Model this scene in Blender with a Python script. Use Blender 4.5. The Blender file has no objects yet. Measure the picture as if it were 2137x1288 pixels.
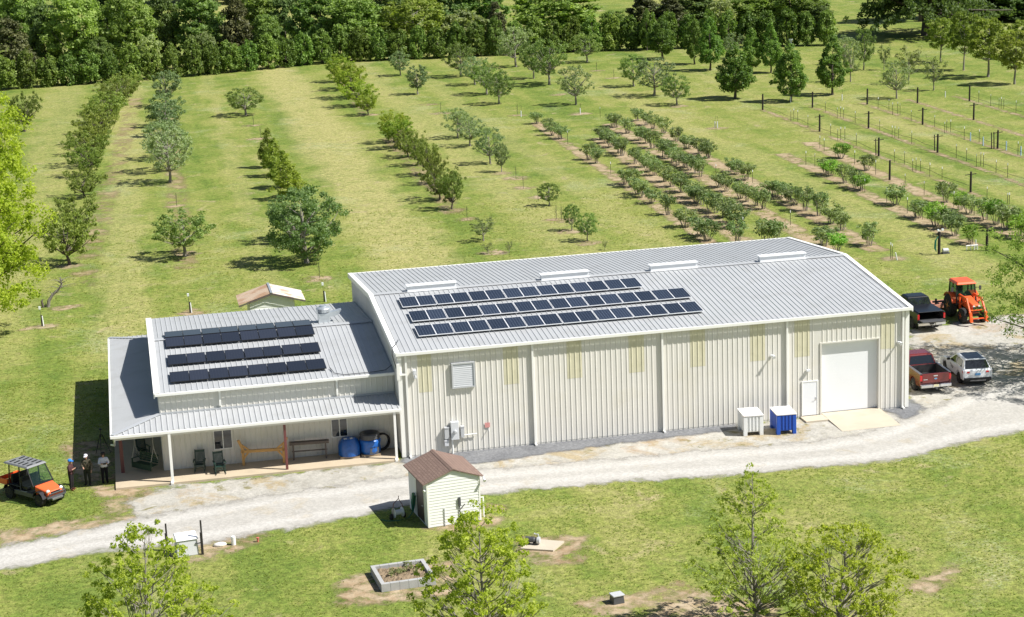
import bpy, bmesh, math, random
import numpy as np
from mathutils import Vector, Matrix
SC = bpy.context.scene
COL = SC.collection
PI = math.pi
rad = math.radians
rng = np.random.default_rng(7)
random.seed(7)

# ------------------------------------------------------------------ helpers
def tag(o, label=None, cat=None, group=None, kind=None):
    if label: o['label'] = label
    if cat: o['category'] = cat
    if group: o['group'] = group
    if kind: o['kind'] = kind
    return o

def thing(name, label, cat, loc=(0, 0, 0), rz=0.0, group=None):
    o = bpy.data.objects.new(name, None)
    o.empty_display_size = 0.2
    COL.objects.link(o)
    o.location = loc
    o.rotation_euler = (0, 0, rz)
    return tag(o, label, cat, group)

class MB:
    """collects faces; build() links them as one mesh object"""
    def __init__(s):
        s.v = []; s.f = []; s.M = None
    def add(s, vs, fs):
        b = len(s.v)
        if s.M is not None:
            vs = [tuple(s.M @ Vector(p)) for p in vs]
        s.v += [tuple(p) for p in vs]
        s.f += [tuple(b + i for i in f) for f in fs]
        return s
    def face(s, *pts):
        return s.add(pts, [tuple(range(len(pts)))])
    def box(s, x0, y0, z0, x1, y1, z1):
        return s.add([(x0, y0, z0), (x1, y0, z0), (x1, y1, z0), (x0, y1, z0), (x0, y0, z1), (x1, y0, z1), (x1, y1, z1), (x0, y1, z1)],
                     [(0, 3, 2, 1), (4, 5, 6, 7), (0, 1, 5, 4), (1, 2, 6, 5), (2, 3, 7, 6), (3, 0, 4, 7)])
    def cbox(s, cx, cy, cz, sx, sy, sz):
        return s.box(cx - sx / 2, cy - sy / 2, cz - sz / 2, cx + sx / 2, cy + sy / 2, cz + sz / 2)
    def hexa(s, p):
        """8 points: bottom loop then top loop (ccw from above)"""
        return s.add(p, [(0, 3, 2, 1), (4, 5, 6, 7), (0, 1, 5, 4), (1, 2, 6, 5), (2, 3, 7, 6), (3, 0, 4, 7)])
    def prism(s, poly, a, b, axis='x'):
        """extrude a 2-D polygon between a and b along axis; poly coords are the two other axes in order"""
        n = len(poly)
        def mk(p, t):
            if axis == 'x': return (t, p[0], p[1])
            if axis == 'y': return (p[0], t, p[1])
            return (p[0], p[1], t)
        vs = [mk(p, a) for p in poly] + [mk(p, b) for p in poly]
        fs = [tuple(range(n)), tuple(range(2 * n - 1, n - 1, -1))]
        fs += [(i, i + n, (i + 1) % n + n, (i + 1) % n) for i in range(n)]
        return s.add(vs, fs)
    def beam(s, a, b, w, h=None):
        """square bar from a to b"""
        h = h or w
        a = Vector(a); b = Vector(b); d = (b - a).normalized()
        up = Vector((0, 0, 1)) if abs(d.z) < .95 else Vector((0, 1, 0))
        r = d.cross(up).normalized(); u = r.cross(d).normalized()
        r *= w / 2; u *= h / 2
        return s.add([a - r - u, a + r - u, a + r + u, a - r + u, b - r - u, b + r - u, b + r + u, b - r + u],
                     [(0, 3, 2, 1), (4, 5, 6, 7), (0, 1, 5, 4), (1, 2, 6, 5), (2, 3, 7, 6), (3, 0, 4, 7)])
    def tube(s, pts, rr, n=8, cap=True):
        pts = [Vector(p) for p in pts]
        if not hasattr(rr, '__len__'): rr = [rr] * len(pts)
        vs = []; fs = []
        ref = None
        for i, p in enumerate(pts):
            d = (pts[min(i + 1, len(pts) - 1)] - pts[max(i - 1, 0)])
            if d.length < 1e-9: d = Vector((0, 0, 1))
            d.normalize()
            if ref is None or abs(d.dot(ref)) > .97:
                ref = Vector((1, 0, 0)) if abs(d.x) < .8 else Vector((0, 1, 0))
            a = d.cross(ref).normalized(); b = d.cross(a)
            for k in range(n):
                t = 2 * PI * k / n
                vs.append(p + (a * math.cos(t) + b * math.sin(t)) * rr[i])
        for i in range(len(pts) - 1):
            for k in range(n):
                k2 = (k + 1) % n
                fs.append((i * n + k, i * n + k2, (i + 1) * n + k2, (i + 1) * n + k))
        if cap:
            fs.append(tuple(range(n - 1, -1, -1)))
            fs.append(tuple((len(pts) - 1) * n + k for k in range(n)))
        return s.add(vs, fs)
    def lathe(s, prof, n=16, o=(0, 0, 0), axis='z'):
        vs = []; fs = []
        for r, z in prof:
            for k in range(n):
                t = 2 * PI * k / n
                c, d = r * math.cos(t), r * math.sin(t)
                if axis == 'z': p = (o[0] + c, o[1] + d, o[2] + z)
                elif axis == 'x': p = (o[0] + z, o[1] + c, o[2] + d)
                else: p = (o[0] + c, o[1] + z, o[2] + d)
                vs.append(p)
        m = len(prof)
        for i in range(m - 1):
            for k in range(n):
                k2 = (k + 1) % n
                fs.append((i * n + k, i * n + k2, (i + 1) * n + k2, (i + 1) * n + k))
        fs.append(tuple(range(n - 1, -1, -1))); fs.append(tuple((m - 1) * n + k for k in range(n)))
        return s.add(vs, fs)
    def mesh(s, name, mats, smooth=False):
        me = bpy.data.meshes.new(name)
        me.from_pydata(s.v, [], s.f)
        me.update()
        bm = bmesh.new(); bm.from_mesh(me)
        bmesh.ops.recalc_face_normals(bm, faces=bm.faces)
        bm.to_mesh(me); bm.free()
        for m in (mats if isinstance(mats, (list, tuple)) else [mats]): me.materials.append(m)
        if smooth: me.polygons.foreach_set('use_smooth', [True] * len(me.polygons))
        return me
    def build(s, name, mats, parent=None, bevel=0, smooth=False, seg=2):
        o = bpy.data.objects.new(name, s.mesh(name, mats, smooth))
        COL.objects.link(o)
        if parent: o.parent = parent
        if bevel:
            b = o.modifiers.new('bevel', 'BEVEL'); b.width = bevel; b.segments = seg; b.limit_method = 'ANGLE'; b.angle_limit = rad(40)
        return o

def copy_tree(o, parent=None, loc=None, rz=None, scale=None):
    c = o.copy(); COL.objects.link(c)
    if parent: c.parent = parent
    if loc is not None: c.location = loc
    if rz is not None: c.rotation_euler = (0, 0, rz)
    if scale is not None: c.scale = scale
    for ch in list(o.children): copy_tree(ch, c)
    return c

ORD = ['first', 'second', 'third', 'fourth', 'fifth', 'sixth', 'seventh', 'eighth', 'ninth', 'tenth', 'eleventh', 'twelfth', 'thirteenth',
       'fourteenth', 'fifteenth', 'sixteenth', 'seventeenth', 'eighteenth', 'nineteenth', 'twentieth']
def ordn(i):
    if i < 20: return ORD[i]
    T = ['', '', 'twenty', 'thirty', 'forty', 'fifty', 'sixty']
    if i % 10 == 9:
        return {2: 'thirtieth', 3: 'fortieth', 4: 'fiftieth', 5: 'sixtieth'}[i // 10]+'' if False else {29: 'thirtieth', 39: 'fortieth', 49: 'fiftieth', 59: 'sixtieth'}[i]
    return T[(i + 1) // 10] + '-' + ORD[(i + 1) % 10 - 1]

# ------------------------------------------------------------------ materials
def nt(m):
    m.use_nodes = True
    t = m.node_tree
    return t, t.nodes, t.links

def pbr(name, col, rough=.6, metal=0.0, var=.06, scale=2.5, spec=.5, bump=0, bscale=40, alpha=None, coat=0, dirt=None):
    m = bpy.data.materials.new(name)
    t, N, L = nt(m)
    b = N['Principled BSDF']
    b.inputs['Roughness'].default_value = rough
    b.inputs['Metallic'].default_value = metal
    b.inputs['Specular IOR Level'].default_value = spec
    if coat: b.inputs['Coat Weight'].default_value = coat
    tc = N.new('ShaderNodeTexCoord')
    no = N.new('ShaderNodeTexNoise'); no.inputs['Scale'].default_value = scale; no.inputs['Detail'].default_value = 6
    L.new(tc.outputs['Object'], no.inputs['Vector'])
    mx = N.new('ShaderNodeMix'); mx.data_type = 'RGBA'
    c0 = [max(0, c * (1 - var * 1.6)) for c in col]; c1 = [min(1, c * (1 + var * 1.6)) for c in col]
    mx.inputs[6].default_value = (*c0, 1); mx.inputs[7].default_value = (*c1, 1)
    L.new(no.outputs['Fac'], mx.inputs[0])
    out = mx.outputs[2]
    if dirt:
        n2 = N.new('ShaderNodeTexNoise'); n2.inputs['Scale'].default_value = dirt[2]; n2.inputs['Detail'].default_value = 8
        L.new(tc.outputs['Object'], n2.inputs['Vector'])
        mr = N.new('ShaderNodeMapRange'); mr.inputs[1].default_value = dirt[3]; mr.inputs[2].default_value = dirt[3] + .15
        mr.inputs[4].default_value = dirt[1]
        L.new(n2.outputs['Fac'], mr.inputs[0])
        m2 = N.new('ShaderNodeMix'); m2.data_type = 'RGBA'; m2.inputs[7].default_value = (*dirt[0], 1)
        L.new(mr.outputs[0], m2.inputs[0]); L.new(out, m2.inputs[6]); out = m2.outputs[2]
    L.new(out, b.inputs['Base Color'])
    if bump:
        n3 = N.new('ShaderNodeTexNoise'); n3.inputs['Scale'].default_value = bscale; n3.inputs['Detail'].default_value = 4
        L.new(tc.outputs['Object'], n3.inputs['Vector'])
        bp = N.new('ShaderNodeBump'); bp.inputs['Strength'].default_value = bump; bp.inputs['Distance'].default_value = .02
        L.new(n3.outputs['Fac'], bp.inputs['Height']); L.new(bp.outputs[0], b.inputs['Normal'])
    return m

def leafmat(name, c0, c1, trans=.35, rvar=.25, rough=.55, gain=2.0):
    """leaf material: colour varies leaf by leaf (face attribute) and plant by plant"""
    c0 = [c * gain for c in c0]; c1 = [c * gain for c in c1]
    m = bpy.data.materials.new(name)
    t, N, L = nt(m)
    b = N['Principled BSDF']; b.inputs['Roughness'].default_value = rough; b.inputs['Specular IOR Level'].default_value = .3
    at = N.new('ShaderNodeAttribute'); at.attribute_name = 'rnd'
    mx = N.new('ShaderNodeMix'); mx.data_type = 'RGBA'
    mx.inputs[6].default_value = (*c0, 1); mx.inputs[7].default_value = (*c1, 1)
    L.new(at.outputs['Fac'], mx.inputs[0])
    oi = N.new('ShaderNodeObjectInfo')
    mr = N.new('ShaderNodeMapRange'); mr.inputs[3].default_value = 1 - rvar; mr.inputs[4].default_value = 1 + rvar
    L.new(oi.outputs['Random'], mr.inputs[0])
    hs = N.new('ShaderNodeHueSaturation')
    L.new(mx.outputs[2], hs.inputs['Color']); L.new(mr.outputs[0], hs.inputs['Value'])
    mh = N.new('ShaderNodeMapRange'); mh.inputs[3].default_value = .485; mh.inputs[4].default_value = .515
    wn = N.new('ShaderNodeTexWhiteNoise'); wn.noise_dimensions = '1D'
    L.new(oi.outputs['Random'], wn.inputs['W']); L.new(wn.outputs['Value'], mh.inputs[0]); L.new(mh.outputs[0], hs.inputs['Hue'])
    L.new(hs.outputs[0], b.inputs['Base Color'])
    tr = N.new('ShaderNodeBsdfTranslucent')
    g = N.new('ShaderNodeMix'); g.data_type = 'RGBA'; g.blend_type = 'MULTIPLY'; g.inputs[0].default_value = 1
    g.inputs[7].default_value = (1.15, 1.25, .6, 1)
    L.new(hs.outputs[0], g.inputs[6]); L.new(g.outputs[2], tr.inputs['Color'])
    ms = N.new('ShaderNodeMixShader'); ms.inputs[0].default_value = trans + .08
    L.new(b.outputs[0], ms.inputs[1]); L.new(tr.outputs[0], ms.inputs[2])
    L.new(ms.outputs[0], N['Material Output'].inputs['Surface'])
    return m

def glass(name, col=(.02, .025, .03), rough=.05):
    m = pbr(name, col, rough, 0, .02, 2, 1.0)
    return m

def ramp(N, L, src, stops):
    r = N.new('ShaderNodeValToRGB')
    e = r.color_ramp.elements
    while len(e) < len(stops): e.new(.5)
    for i, (p, c) in enumerate(stops):
        e[i].position = p; e[i].color = (*c, 1) if len(c) == 3 else c
    L.new(src, r.inputs[0])
    return r.outputs[0]

def noise(N, L, vec, scale, detail=5, rough=.55, dist=0):
    n = N.new('ShaderNodeTexNoise'); n.inputs['Scale'].default_value = scale; n.inputs['Detail'].default_value = detail
    n.inputs['Roughness'].default_value = rough; n.inputs['Distortion'].default_value = dist
    L.new(vec, n.inputs['Vector'])
    return n.outputs['Fac']

def mixc(N, L, fac, a, b, mode='MIX'):
    m = N.new('ShaderNodeMix'); m.data_type = 'RGBA'; m.blend_type = mode
    if isinstance(fac, (int, float)): m.inputs[0].default_value = fac
    else: L.new(fac, m.inputs[0])
    for i, x in ((6, a), (7, b)):
        if isinstance(x, tuple): m.inputs[i].default_value = (*x, 1)
        else: L.new(x, m.inputs[i])
    return m.outputs[2]

def maprange(N, L, src, a, b, c=0.0, d=1.0):
    m = N.new('ShaderNodeMapRange')
    m.interpolation_type = 'SMOOTHSTEP'
    for i, v in ((1, a), (2, b), (3, c), (4, d)): m.inputs[i].default_value = v
    L.new(src, m.inputs[0])
    return m.outputs[0]

def mth(N, L, op, a, b=None):
    m = N.new('ShaderNodeMath'); m.operation = op
    for i, x in ((0, a), (1, b)):
        if x is None: continue
        if isinstance(x, (int, float)): m.inputs[i].default_value = x
        else: L.new(x, m.inputs[i])
    return m.outputs[0]

def scaled(N, L, vec, s, r=0):
    m = N.new('ShaderNodeMapping'); m.inputs['Scale'].default_value = s; m.inputs['Rotation'].default_value = (0, 0, r)
    L.new(vec, m.inputs['Vector'])
    return m.outputs[0]

LANES = ((8.0, .010, 4.6, 1.0), (-16.2, .022, 2.6, .7), (-4.6, .02, 1.6, .45), (22.6, .0, 3.2, .6), (29.5, .0, 2.2, .45), (-25, .02, 3.5, .5), (50.5, .0, 2.2, .5), (66, .0, 1.5, .4), (72.5, .0, 1.5, .4))
def grass_mat():
    m = bpy.data.materials.new('grass')
    t, N, L = nt(m)
    b = N['Principled BSDF']; b.inputs['Roughness'].default_value = .85; b.inputs['Specular IOR Level'].default_value = .15
    P = N.new('ShaderNodeTexCoord').outputs['Object']
    big = noise(N, L, P, .045, 4, .6)
    mid = noise(N, L, P, .22, 6, .62, .3)
    fine = noise(N, L, P, 2.2, 6, .7)
    tiny = noise(N, L, P, 9, 3, .7)
    lane = noise(N, L, scaled(N, L, P, (.17, .012, 1)), 1.0, 4, .62, .25)     # mown lanes follow the tree rows
    streak = noise(N, L, P, .75, 7, .72, .8)
    f = mth(N, L, 'ADD', mth(N, L, 'MULTIPLY', mid, .27), mth(N, L, 'MULTIPLY', fine, .16))
    f = mth(N, L, 'ADD', f, mth(N, L, 'MULTIPLY', lane, .30))
    f = mth(N, L, 'ADD', f, mth(N, L, 'MULTIPLY', big, .10))
    f = mth(N, L, 'ADD', f, mth(N, L, 'MULTIPLY', streak, .18))
    f = mth(N, L, 'ADD', mth(N, L, 'MULTIPLY', mth(N, L, 'SUBTRACT', f, .5), 3.0), .5)
    col = ramp(N, L, f, [(.20, G_DARK), (.44, G_MID), (.62, G_YEL), (.85, G_DRY)])
    # paler lanes between the tree rows where the mower has bared the straw
    sx = N.new('ShaderNodeSeparateXYZ'); L.new(P, sx.inputs[0])
    wob = mth(N, L, 'MULTIPLY', mth(N, L, 'SUBTRACT', noise(N, L, P, .12, 4, .6), .5), 7)
    xx = mth(N, L, 'ADD', sx.outputs[0], wob)
    deep = maprange(N, L, sx.outputs[1], 22, 34)
    for cx_, slope, hw, amt in LANES:
        d = mth(N, L, 'SUBTRACT', xx, mth(N, L, 'ADD', mth(N, L, 'MULTIPLY', sx.outputs[1], slope), cx_))
        ab = N.new('ShaderNodeMath'); ab.operation = 'ABSOLUTE'; L.new(d, ab.inputs[0])
        lf = mth(N, L, 'MULTIPLY', mth(N, L, 'MULTIPLY', maprange(N, L, ab.outputs[0], hw * .35, hw, amt, 0), deep), maprange(N, L, streak, .36, .58, .5, 1))
        col = mixc(N, L, lf, col, G_LANE)
    # thin places where the straw shows
    pb = noise(N, L, P, .35, 8, .7, .6)
    col = mixc(N, L, maprange(N, L, pb, .57, .70, 0, .8), col, G_STRAW)
    # white clover in drifts
    cl = noise(N, L, P, .10, 8, .75, .6)
    cs = noise(N, L, P, 6, 3, .8)
    cf = mth(N, L, 'MULTIPLY', maprange(N, L, cl, .53, .66), maprange(N, L, cs, .42, .60, 0, .5))
    col = mixc(N, L, cf, col, (.40, .43, .27))
    sp = maprange(N, L, mth(N, L, 'ADD', mth(N, L, 'MULTIPLY', tiny, .40), mth(N, L, 'MULTIPLY', noise(N, L, P, 2.6, 6, .8), .6)), .40, .62, .62, 1.34)
    hs = N.new('ShaderNodeHueSaturation'); L.new(col, hs.inputs['Color']); L.new(sp, hs.inputs['Value'])
    L.new(hs.outputs[0], b.inputs['Base Color'])
    h = mth(N, L, 'ADD', mth(N, L, 'MULTIPLY', fine, .6), mth(N, L, 'MULTIPLY', tiny, .4))
    bp = N.new('ShaderNodeBump'); bp.inputs['Strength'].default_value = .55; bp.inputs['Distance'].default_value = .25
    L.new(h, bp.inputs['Height']); L.new(bp.outputs[0], b.inputs['Normal'])
    return m

def sheet_mat(name, stops, sc=3.0, patch=None, stone=0, amp=.9, edge=.25, rough=.9, bump=.4, nsc=.9, track=None, cover=None):
    """loose ground cover whose ragged rim follows the 'm' attribute (metres inside the rim)"""
    m = bpy.data.materials.new(name)
    t, N, L = nt(m)
    b = N['Principled BSDF']; b.inputs['Roughness'].default_value = rough; b.inputs['Specular IOR Level'].default_value = .2
    P = N.new('ShaderNodeTexCoord').outputs['Object']
    a = N.new('ShaderNodeAttribute'); a.attribute_name = 'm'; mm = a.outputs['Fac']
    f = mth(N, L, 'ADD', mth(N, L, 'MULTIPLY', noise(N, L, P, sc, 8, .65), .6), mth(N, L, 'MULTIPLY', noise(N, L, P, sc * .13, 4, .6), .4))
    col = ramp(N, L, f, stops)
    if track:
        w = N.new('ShaderNodeMath'); w.operation = 'ABSOLUTE'
        tr = mth(N, L, 'SUBTRACT', mm, track[0]); L.new(tr, w.inputs[0])
        col = mixc(N, L, maprange(N, L, w.outputs[0], .1, .75, track[2], 0), col, track[1])
    if patch:
        for pc, psc, lo, hi, amt in patch:
            pn = noise(N, L, P, psc, 8, .68, .5)
            col = mixc(N, L, maprange(N, L, pn, lo, hi, 0, amt), col, pc)
    if stone:
        v = N.new('ShaderNodeTexVoronoi'); v.inputs['Scale'].default_value = stone; L.new(P, v.inputs['Vector'])
        sv = N.new('ShaderNodeSeparateColor'); L.new(v.outputs['Color'], sv.inputs[0])
        hs = N.new('ShaderNodeHueSaturation'); L.new(col, hs.inputs['Color'])
        L.new(maprange(N, L, sv.outputs[0], 0, 1, .90, 1.09), hs.inputs['Value']); col = hs.outputs[0]
    L.new(col, b.inputs['Base Color'])
    if bump:
        bp = N.new('ShaderNodeBump'); bp.inputs['Strength'].default_value = bump; bp.inputs['Distance'].default_value = .12
        L.new(noise(N, L, P, 7, 5, .7), bp.inputs['Height']); L.new(bp.outputs[0], b.inputs['Normal'])
    n1 = noise(N, L, P, nsc, 8, .65, .4)
    e = mth(N, L, 'ADD', mm, mth(N, L, 'MULTIPLY', mth(N, L, 'SUBTRACT', n1, .5), amp * 2.4))
    al = maprange(N, L, e, -edge, edge)
    if cover:
        al = mth(N, L, 'MULTIPLY', al, maprange(N, L, noise(N, L, P, cover[0], 8, .7), cover[1], cover[2]))
    L.new(al, b.inputs['Alpha'])
    return m

def poly_sd(px, py, poly):
    """signed distance (positive inside)"""
    d = np.full(px.shape, 1e9); ins = np.zeros(px.shape, bool)
    n = len(poly)
    for i in range(n):
        ax, ay = poly[i]; bx, by = poly[(i + 1) % n]
        ex, ey = bx - ax, by - ay
        t = np.clip(((px - ax) * ex + (py - ay) * ey) / max(ex * ex + ey * ey, 1e-9), 0, 1)
        d = np.minimum(d, np.hypot(px - ax - t * ex, py - ay - t * ey))
        if abs(by - ay) > 1e-9:
            c = ((ay > py) != (by > py)) & (px < (bx - ax) * (py - ay) / (by - ay) + ax)
            ins ^= c
    return np.where(ins, d, -d)

def sheet(name, bounds, res, fn, z, mat, margin=.9):
    x0, y0, x1, y1 = bounds
    nx = int((x1 - x0) / res) + 1; ny = int((y1 - y0) / res) + 1
    X, Y = np.meshgrid(np.linspace(x0, x1, nx), np.linspace(y0, y1, ny))
    M = fn(X, Y)
    k = M > -margin
    cell = k[:-1, :-1] | k[1:, :-1] | k[:-1, 1:] | k[1:, 1:]
    jj, ii = np.nonzero(cell)
    idx = lambda j, i: j * nx + i
    q = np.stack([idx(jj, ii), idx(jj, ii + 1), idx(jj + 1, ii + 1), idx(jj + 1, ii)], 1)
    used, inv = np.unique(q, return_inverse=True)
    q = inv.reshape(q.shape)
    V = np.stack([X.ravel()[used], Y.ravel()[used], np.full(len(used), z)], 1)
    me = bpy.data.meshes.new(name)
    me.from_pydata(V.tolist(), [], q.tolist())
    at = me.attributes.new('m', 'FLOAT', 'POINT'); at.data.foreach_set('value', M.ravel()[used].astype(np.float32))
    me.materials.append(mat); me.update()
    o = bpy.data.objects.new(name, me); COL.objects.link(o)
    o['kind'] = 'structure'
    return o
TREES = TREES = [('P',-19.34,61.26,6.1,4.4),('P',-18.74,74.51,5.48,4.06),('P',-18.29,94.22,5.09,2.49),('P',-17.91,107.26,5.05,3.08),('P',-17.67,114.75,5.33,3.4),('P',-17.37,122.75,5.79,3.52),('P',-16.87,130.86,5.99,3.64),('P',-16.34,139.56,5.91,3.65),('P',-15.83,148.03,6.11,3.65),('P',-15.17,156.08,6.31,3.64),('P',-14.42,163.09,6.15,3.6),('P',-13.51,169.36,5.96,3.41),('P',-12.66,173.77,4.71,2.77),('G',-9.53,99.48,5.26,5.77),('G',-9.42,106.68,5.18,5.6),('G',-9.27,115.76,4.85,4.72),('B',-8.76,133.81,4.36,4.19),('B',-8.48,142.18,4.81,4.33),('B',-7.64,161.14,4.2,4.99),('A',-9.64,61.05,5.13,4.23),('P',-25.88,145.46,4.51,4.64),('U',1.24,104.48,2.33,4.37),('U',1.25,98.7,2.52,4.25),('U',1.4,91.39,2.92,4.01),('U',1.51,84.85,3.3,3.88),('Q',0.12,54.37,6.19,6.58),('Q',0.33,63.81,4.64,4.78),('A',1.82,147.05,5.06,3.69),('Y',17.71,176.48,4.86,3.93),('Y',17.22,166.83,5.03,3.8),('Y',16.76,157.26,5.51,4.0),('Y',16.63,148.67,5.02,3.23),('Y',16.74,140.01,3.34,3.0),('Y',16.55,116.16,3.86,3.41),('Y',16.6,111.28,4.59,3.34),('P',16.49,104.92,3.94,2.71),('P',16.58,98.82,3.32,2.63),('P',16.58,92.47,3.23,2.56),('P',16.48,87.1,2.9,2.24),('P',15.43,78.05,3.93,3.24),('P',15.71,72.98,3.38,2.78),('G',23.99,116.07,3.89,3.54),('G',24.24,109.51,3.51,3.61),('G',24.05,96.73,3.31,3.94),('B',24.18,91.23,1.64,3.17),('B',26.76,178.87,3.52,3.77),('B',25.81,156.76,3.13,4.16),('A',34.75,173.19,4.86,5.0),('G',34.88,163.01,4.36,4.14),('A',34.47,152.17,4.51,4.64),('A',34.16,142.1,3.85,4.35),('A',43.91,165.7,4.08,5.61),('A',44.36,157.86,5.96,6.48),('G',43.04,136.54,4.59,5.17),('A',55.45,180.93,4.69,4.61),('G',44.44,180.52,6.08,6.26),('A',54.54,150.67,4.23,4.35),('G',54.38,140.1,5.63,5.15),('A',54.68,130.54,3.74,3.85),('C',66.77,179.18,4.48,6.92),('C',67.59,190.97,2.4,6.8),('C',69.13,170.36,3.16,7.24),('C',68.9,162.15,3.97,7.74),('C',62.97,132.56,5.02,7.56),('C',73.33,156.58,3.36,6.37),('C',75.64,155.28,3.22,7.25),('C',68.37,126.81,4.33,7.55),('C',75.16,130.15,3.98,7.87),('G',76.29,174.31,3.44,4.05),('G',81.79,140.86,2.88,5.93),('A',88.03,151.96,3.21,5.85),('G',88.1,159.46,3.57,4.24),('G',80.96,123.15,3.89,4.93),('S',87.97,135.84,3.47,5.07),('S',90.51,150.56,1.87,3.57),('S',87.95,127.92,3.06,4.54),('O',100.52,154.23,4.22,6.65),('O',99.71,144.76,4.21,8.39),('O',99.54,136.7,5.75,8.02),('O',99.39,128.55,4.83,7.01),('O',112.38,153.19,3.76,5.63),('A',24.63,70.97,2.07,2.22),('A',23.99,59.01,1.52,2.39),('A',24.17,54.13,1.97,2.53),('S',15.76,57.55,2.57,2.05),('S',15.13,52.18,0.88,0.99),('S',16.88,51.89,0.72,0.99),('S',24.64,50.0,0.56,0.91)]

HEDGE = HEDGE = [(-30.01,192.12),(-26.97,192.41),(-23.94,192.7),(-20.9,192.99),(-17.86,193.28),(-14.83,193.56),(-11.79,193.85),(-8.76,194.14),(-5.72,194.43),(-2.69,194.76),(0.23,195.64),(3.15,196.52),(6.07,197.4),(8.99,198.27),(11.91,199.15),(14.83,200.03),(17.75,200.91),(20.7,201.39),(23.71,200.9),(26.72,200.41),(29.73,199.93),(32.74,199.44),(35.76,198.95),(38.77,198.47),(41.78,197.98),(44.79,197.49),(47.8,197.0),(50.81,196.52),(53.82,196.03),(56.83,195.54),(59.84,195.05),(62.85,194.56),(65.81,193.85),(68.68,192.83),(71.56,191.82),(74.43,190.8),(77.31,189.79),(80.18,188.77),(83.06,187.75),(85.94,186.74),(88.79,185.66),(91.65,184.59),(94.5,183.52)]

WOODS = WOODS = [('K',-29.69,205.0,8.8,8.96),('D',-24.82,215.0,5.31,10.24),('L',-19.81,212.0,8.65,11.84),('M',-16.32,203.0,3.68,5.36),('L',-11.32,210.0,7.89,11.9),('W',-8.71,203.0,4.07,5.14),('D',-5.91,218.0,5.41,11.42),('M',-0.04,214.0,7.29,10.63),('W',-0.62,203.0,4.46,5.26),('K',5.24,210.0,6.84,11.38),('M',9.85,207.0,4.92,6.99),('D',14.02,222.0,4.76,9.29),('M',18.94,212.0,8.87,10.13),('L',23.85,208.0,8.79,9.77),('O',33.61,208.0,9.62,8.48),('D',42.32,225.0,7.32,9.15),('W',41.35,209.0,6.99,6.05),('K',47.35,207.0,4.65,7.42),('M',48.26,228.0,8.23,8.64),('L',58.34,212.0,13.44,8.79),('K',74.03,215.0,8.86,6.95),('K',77.58,212.0,8.01,6.41),('M',66.75,205.0,4.68,4.57),('D',84.11,222.0,9.92,7.14),('W',85.23,208.0,4.77,5.26),('L',91.82,214.0,8.93,6.46),('D',97.27,220.0,7.46,4.93),('L',98.78,212.0,8.91,6.63),('M',100.83,206.0,5.58,5.75),('D',101.6,202.0,3.56,3.65),('D',134.54,224.0,8.56,5.17),('D',130.73,207.0,12.18,8.89),('D',133.2,203.0,13.27,8.2),('D',136.58,200.0,12.01,5.04),('D',-13.71,226.0,6.3,12.84),('M',-28.3,226.0,7.03,12.84),('M',10.03,230.0,7.28,11.33),('D',30.64,226.0,8.9,10.51),('W',57.52,232.0,5.02,7.87)]

BUSHROWS = BUSHROWS = [[(34.88,122.8),(34.94,116.73),(34.61,113.17),(34.86,110.15),(34.4,94.69),(34.55,92.16),(34.13,78.94),(34.32,77.26),(33.92,73.31),(33.73,71.64),(33.91,68.38),(33.76,62.52),(33.66,56.66),(33.71,52.31),(33.69,50.32)],[(38.93,107.49),(38.8,104.76),(38.6,101.79),(38.42,97.59),(38.27,95.73),(38.21,90.19),(38.39,87.71),(38.18,84.9),(38.2,82.61),(38.13,78.79),(38.03,75.9),(38.17,72.73),(38.17,69.47),(37.9,67.15),(37.79,66.85),(37.99,65.81),(37.91,63.04),(38.02,61.63),(38.06,59.37),(37.71,56.47),(37.7,54.57),(35.59,47.99)],[(42.71,116.75),(42.82,115.54),(42.92,110.62),(42.84,104.92),(42.98,102.78),(42.65,99.22),(42.21,93.28),(42.41,91.93),(42.17,89.59),(42.09,87.51),(42.34,85.92),(42.34,84.17),(42.36,81.88),(42.16,80.01),(42.23,73.67),(42.13,71.39),(42.24,67.36),(42.32,65.63),(42.46,63.43),(42.54,61.77),(37.91,47.64),(38.55,46.99),(41.93,44.59)],[(46.5,119.6),(46.56,115.63),(46.47,112.62),(46.68,108.8),(46.33,102.56),(46.05,97.29),(46.25,93.31),(46.29,90.62),(46.09,90.24),(45.92,81.56),(45.93,79.86),(45.76,76.36),(45.44,67.94),(45.79,67.29),(45.96,66.0),(45.82,63.89),(45.83,62.46),(45.75,59.5),(46.06,56.9),(45.81,53.11),(45.59,50.07),(45.43,43.4)],[(54.07,76.37),(54.13,75.35),(53.94,70.95),(53.94,68.16),(54.03,66.9),(54.21,59.02),(53.63,52.58),(53.62,48.79),(54.0,47.65),(53.47,44.51),(53.26,40.91)],[(58.82,84.63),(58.49,76.72),(58.73,58.2),(58.45,54.49),(58.43,52.64),(58.59,49.73),(58.61,47.46),(58.61,45.5),(59.21,45.02),(58.08,41.7)]]

BRIGHTBUSH = BRIGHTBUSH = [(42.2,42.25)]

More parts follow.
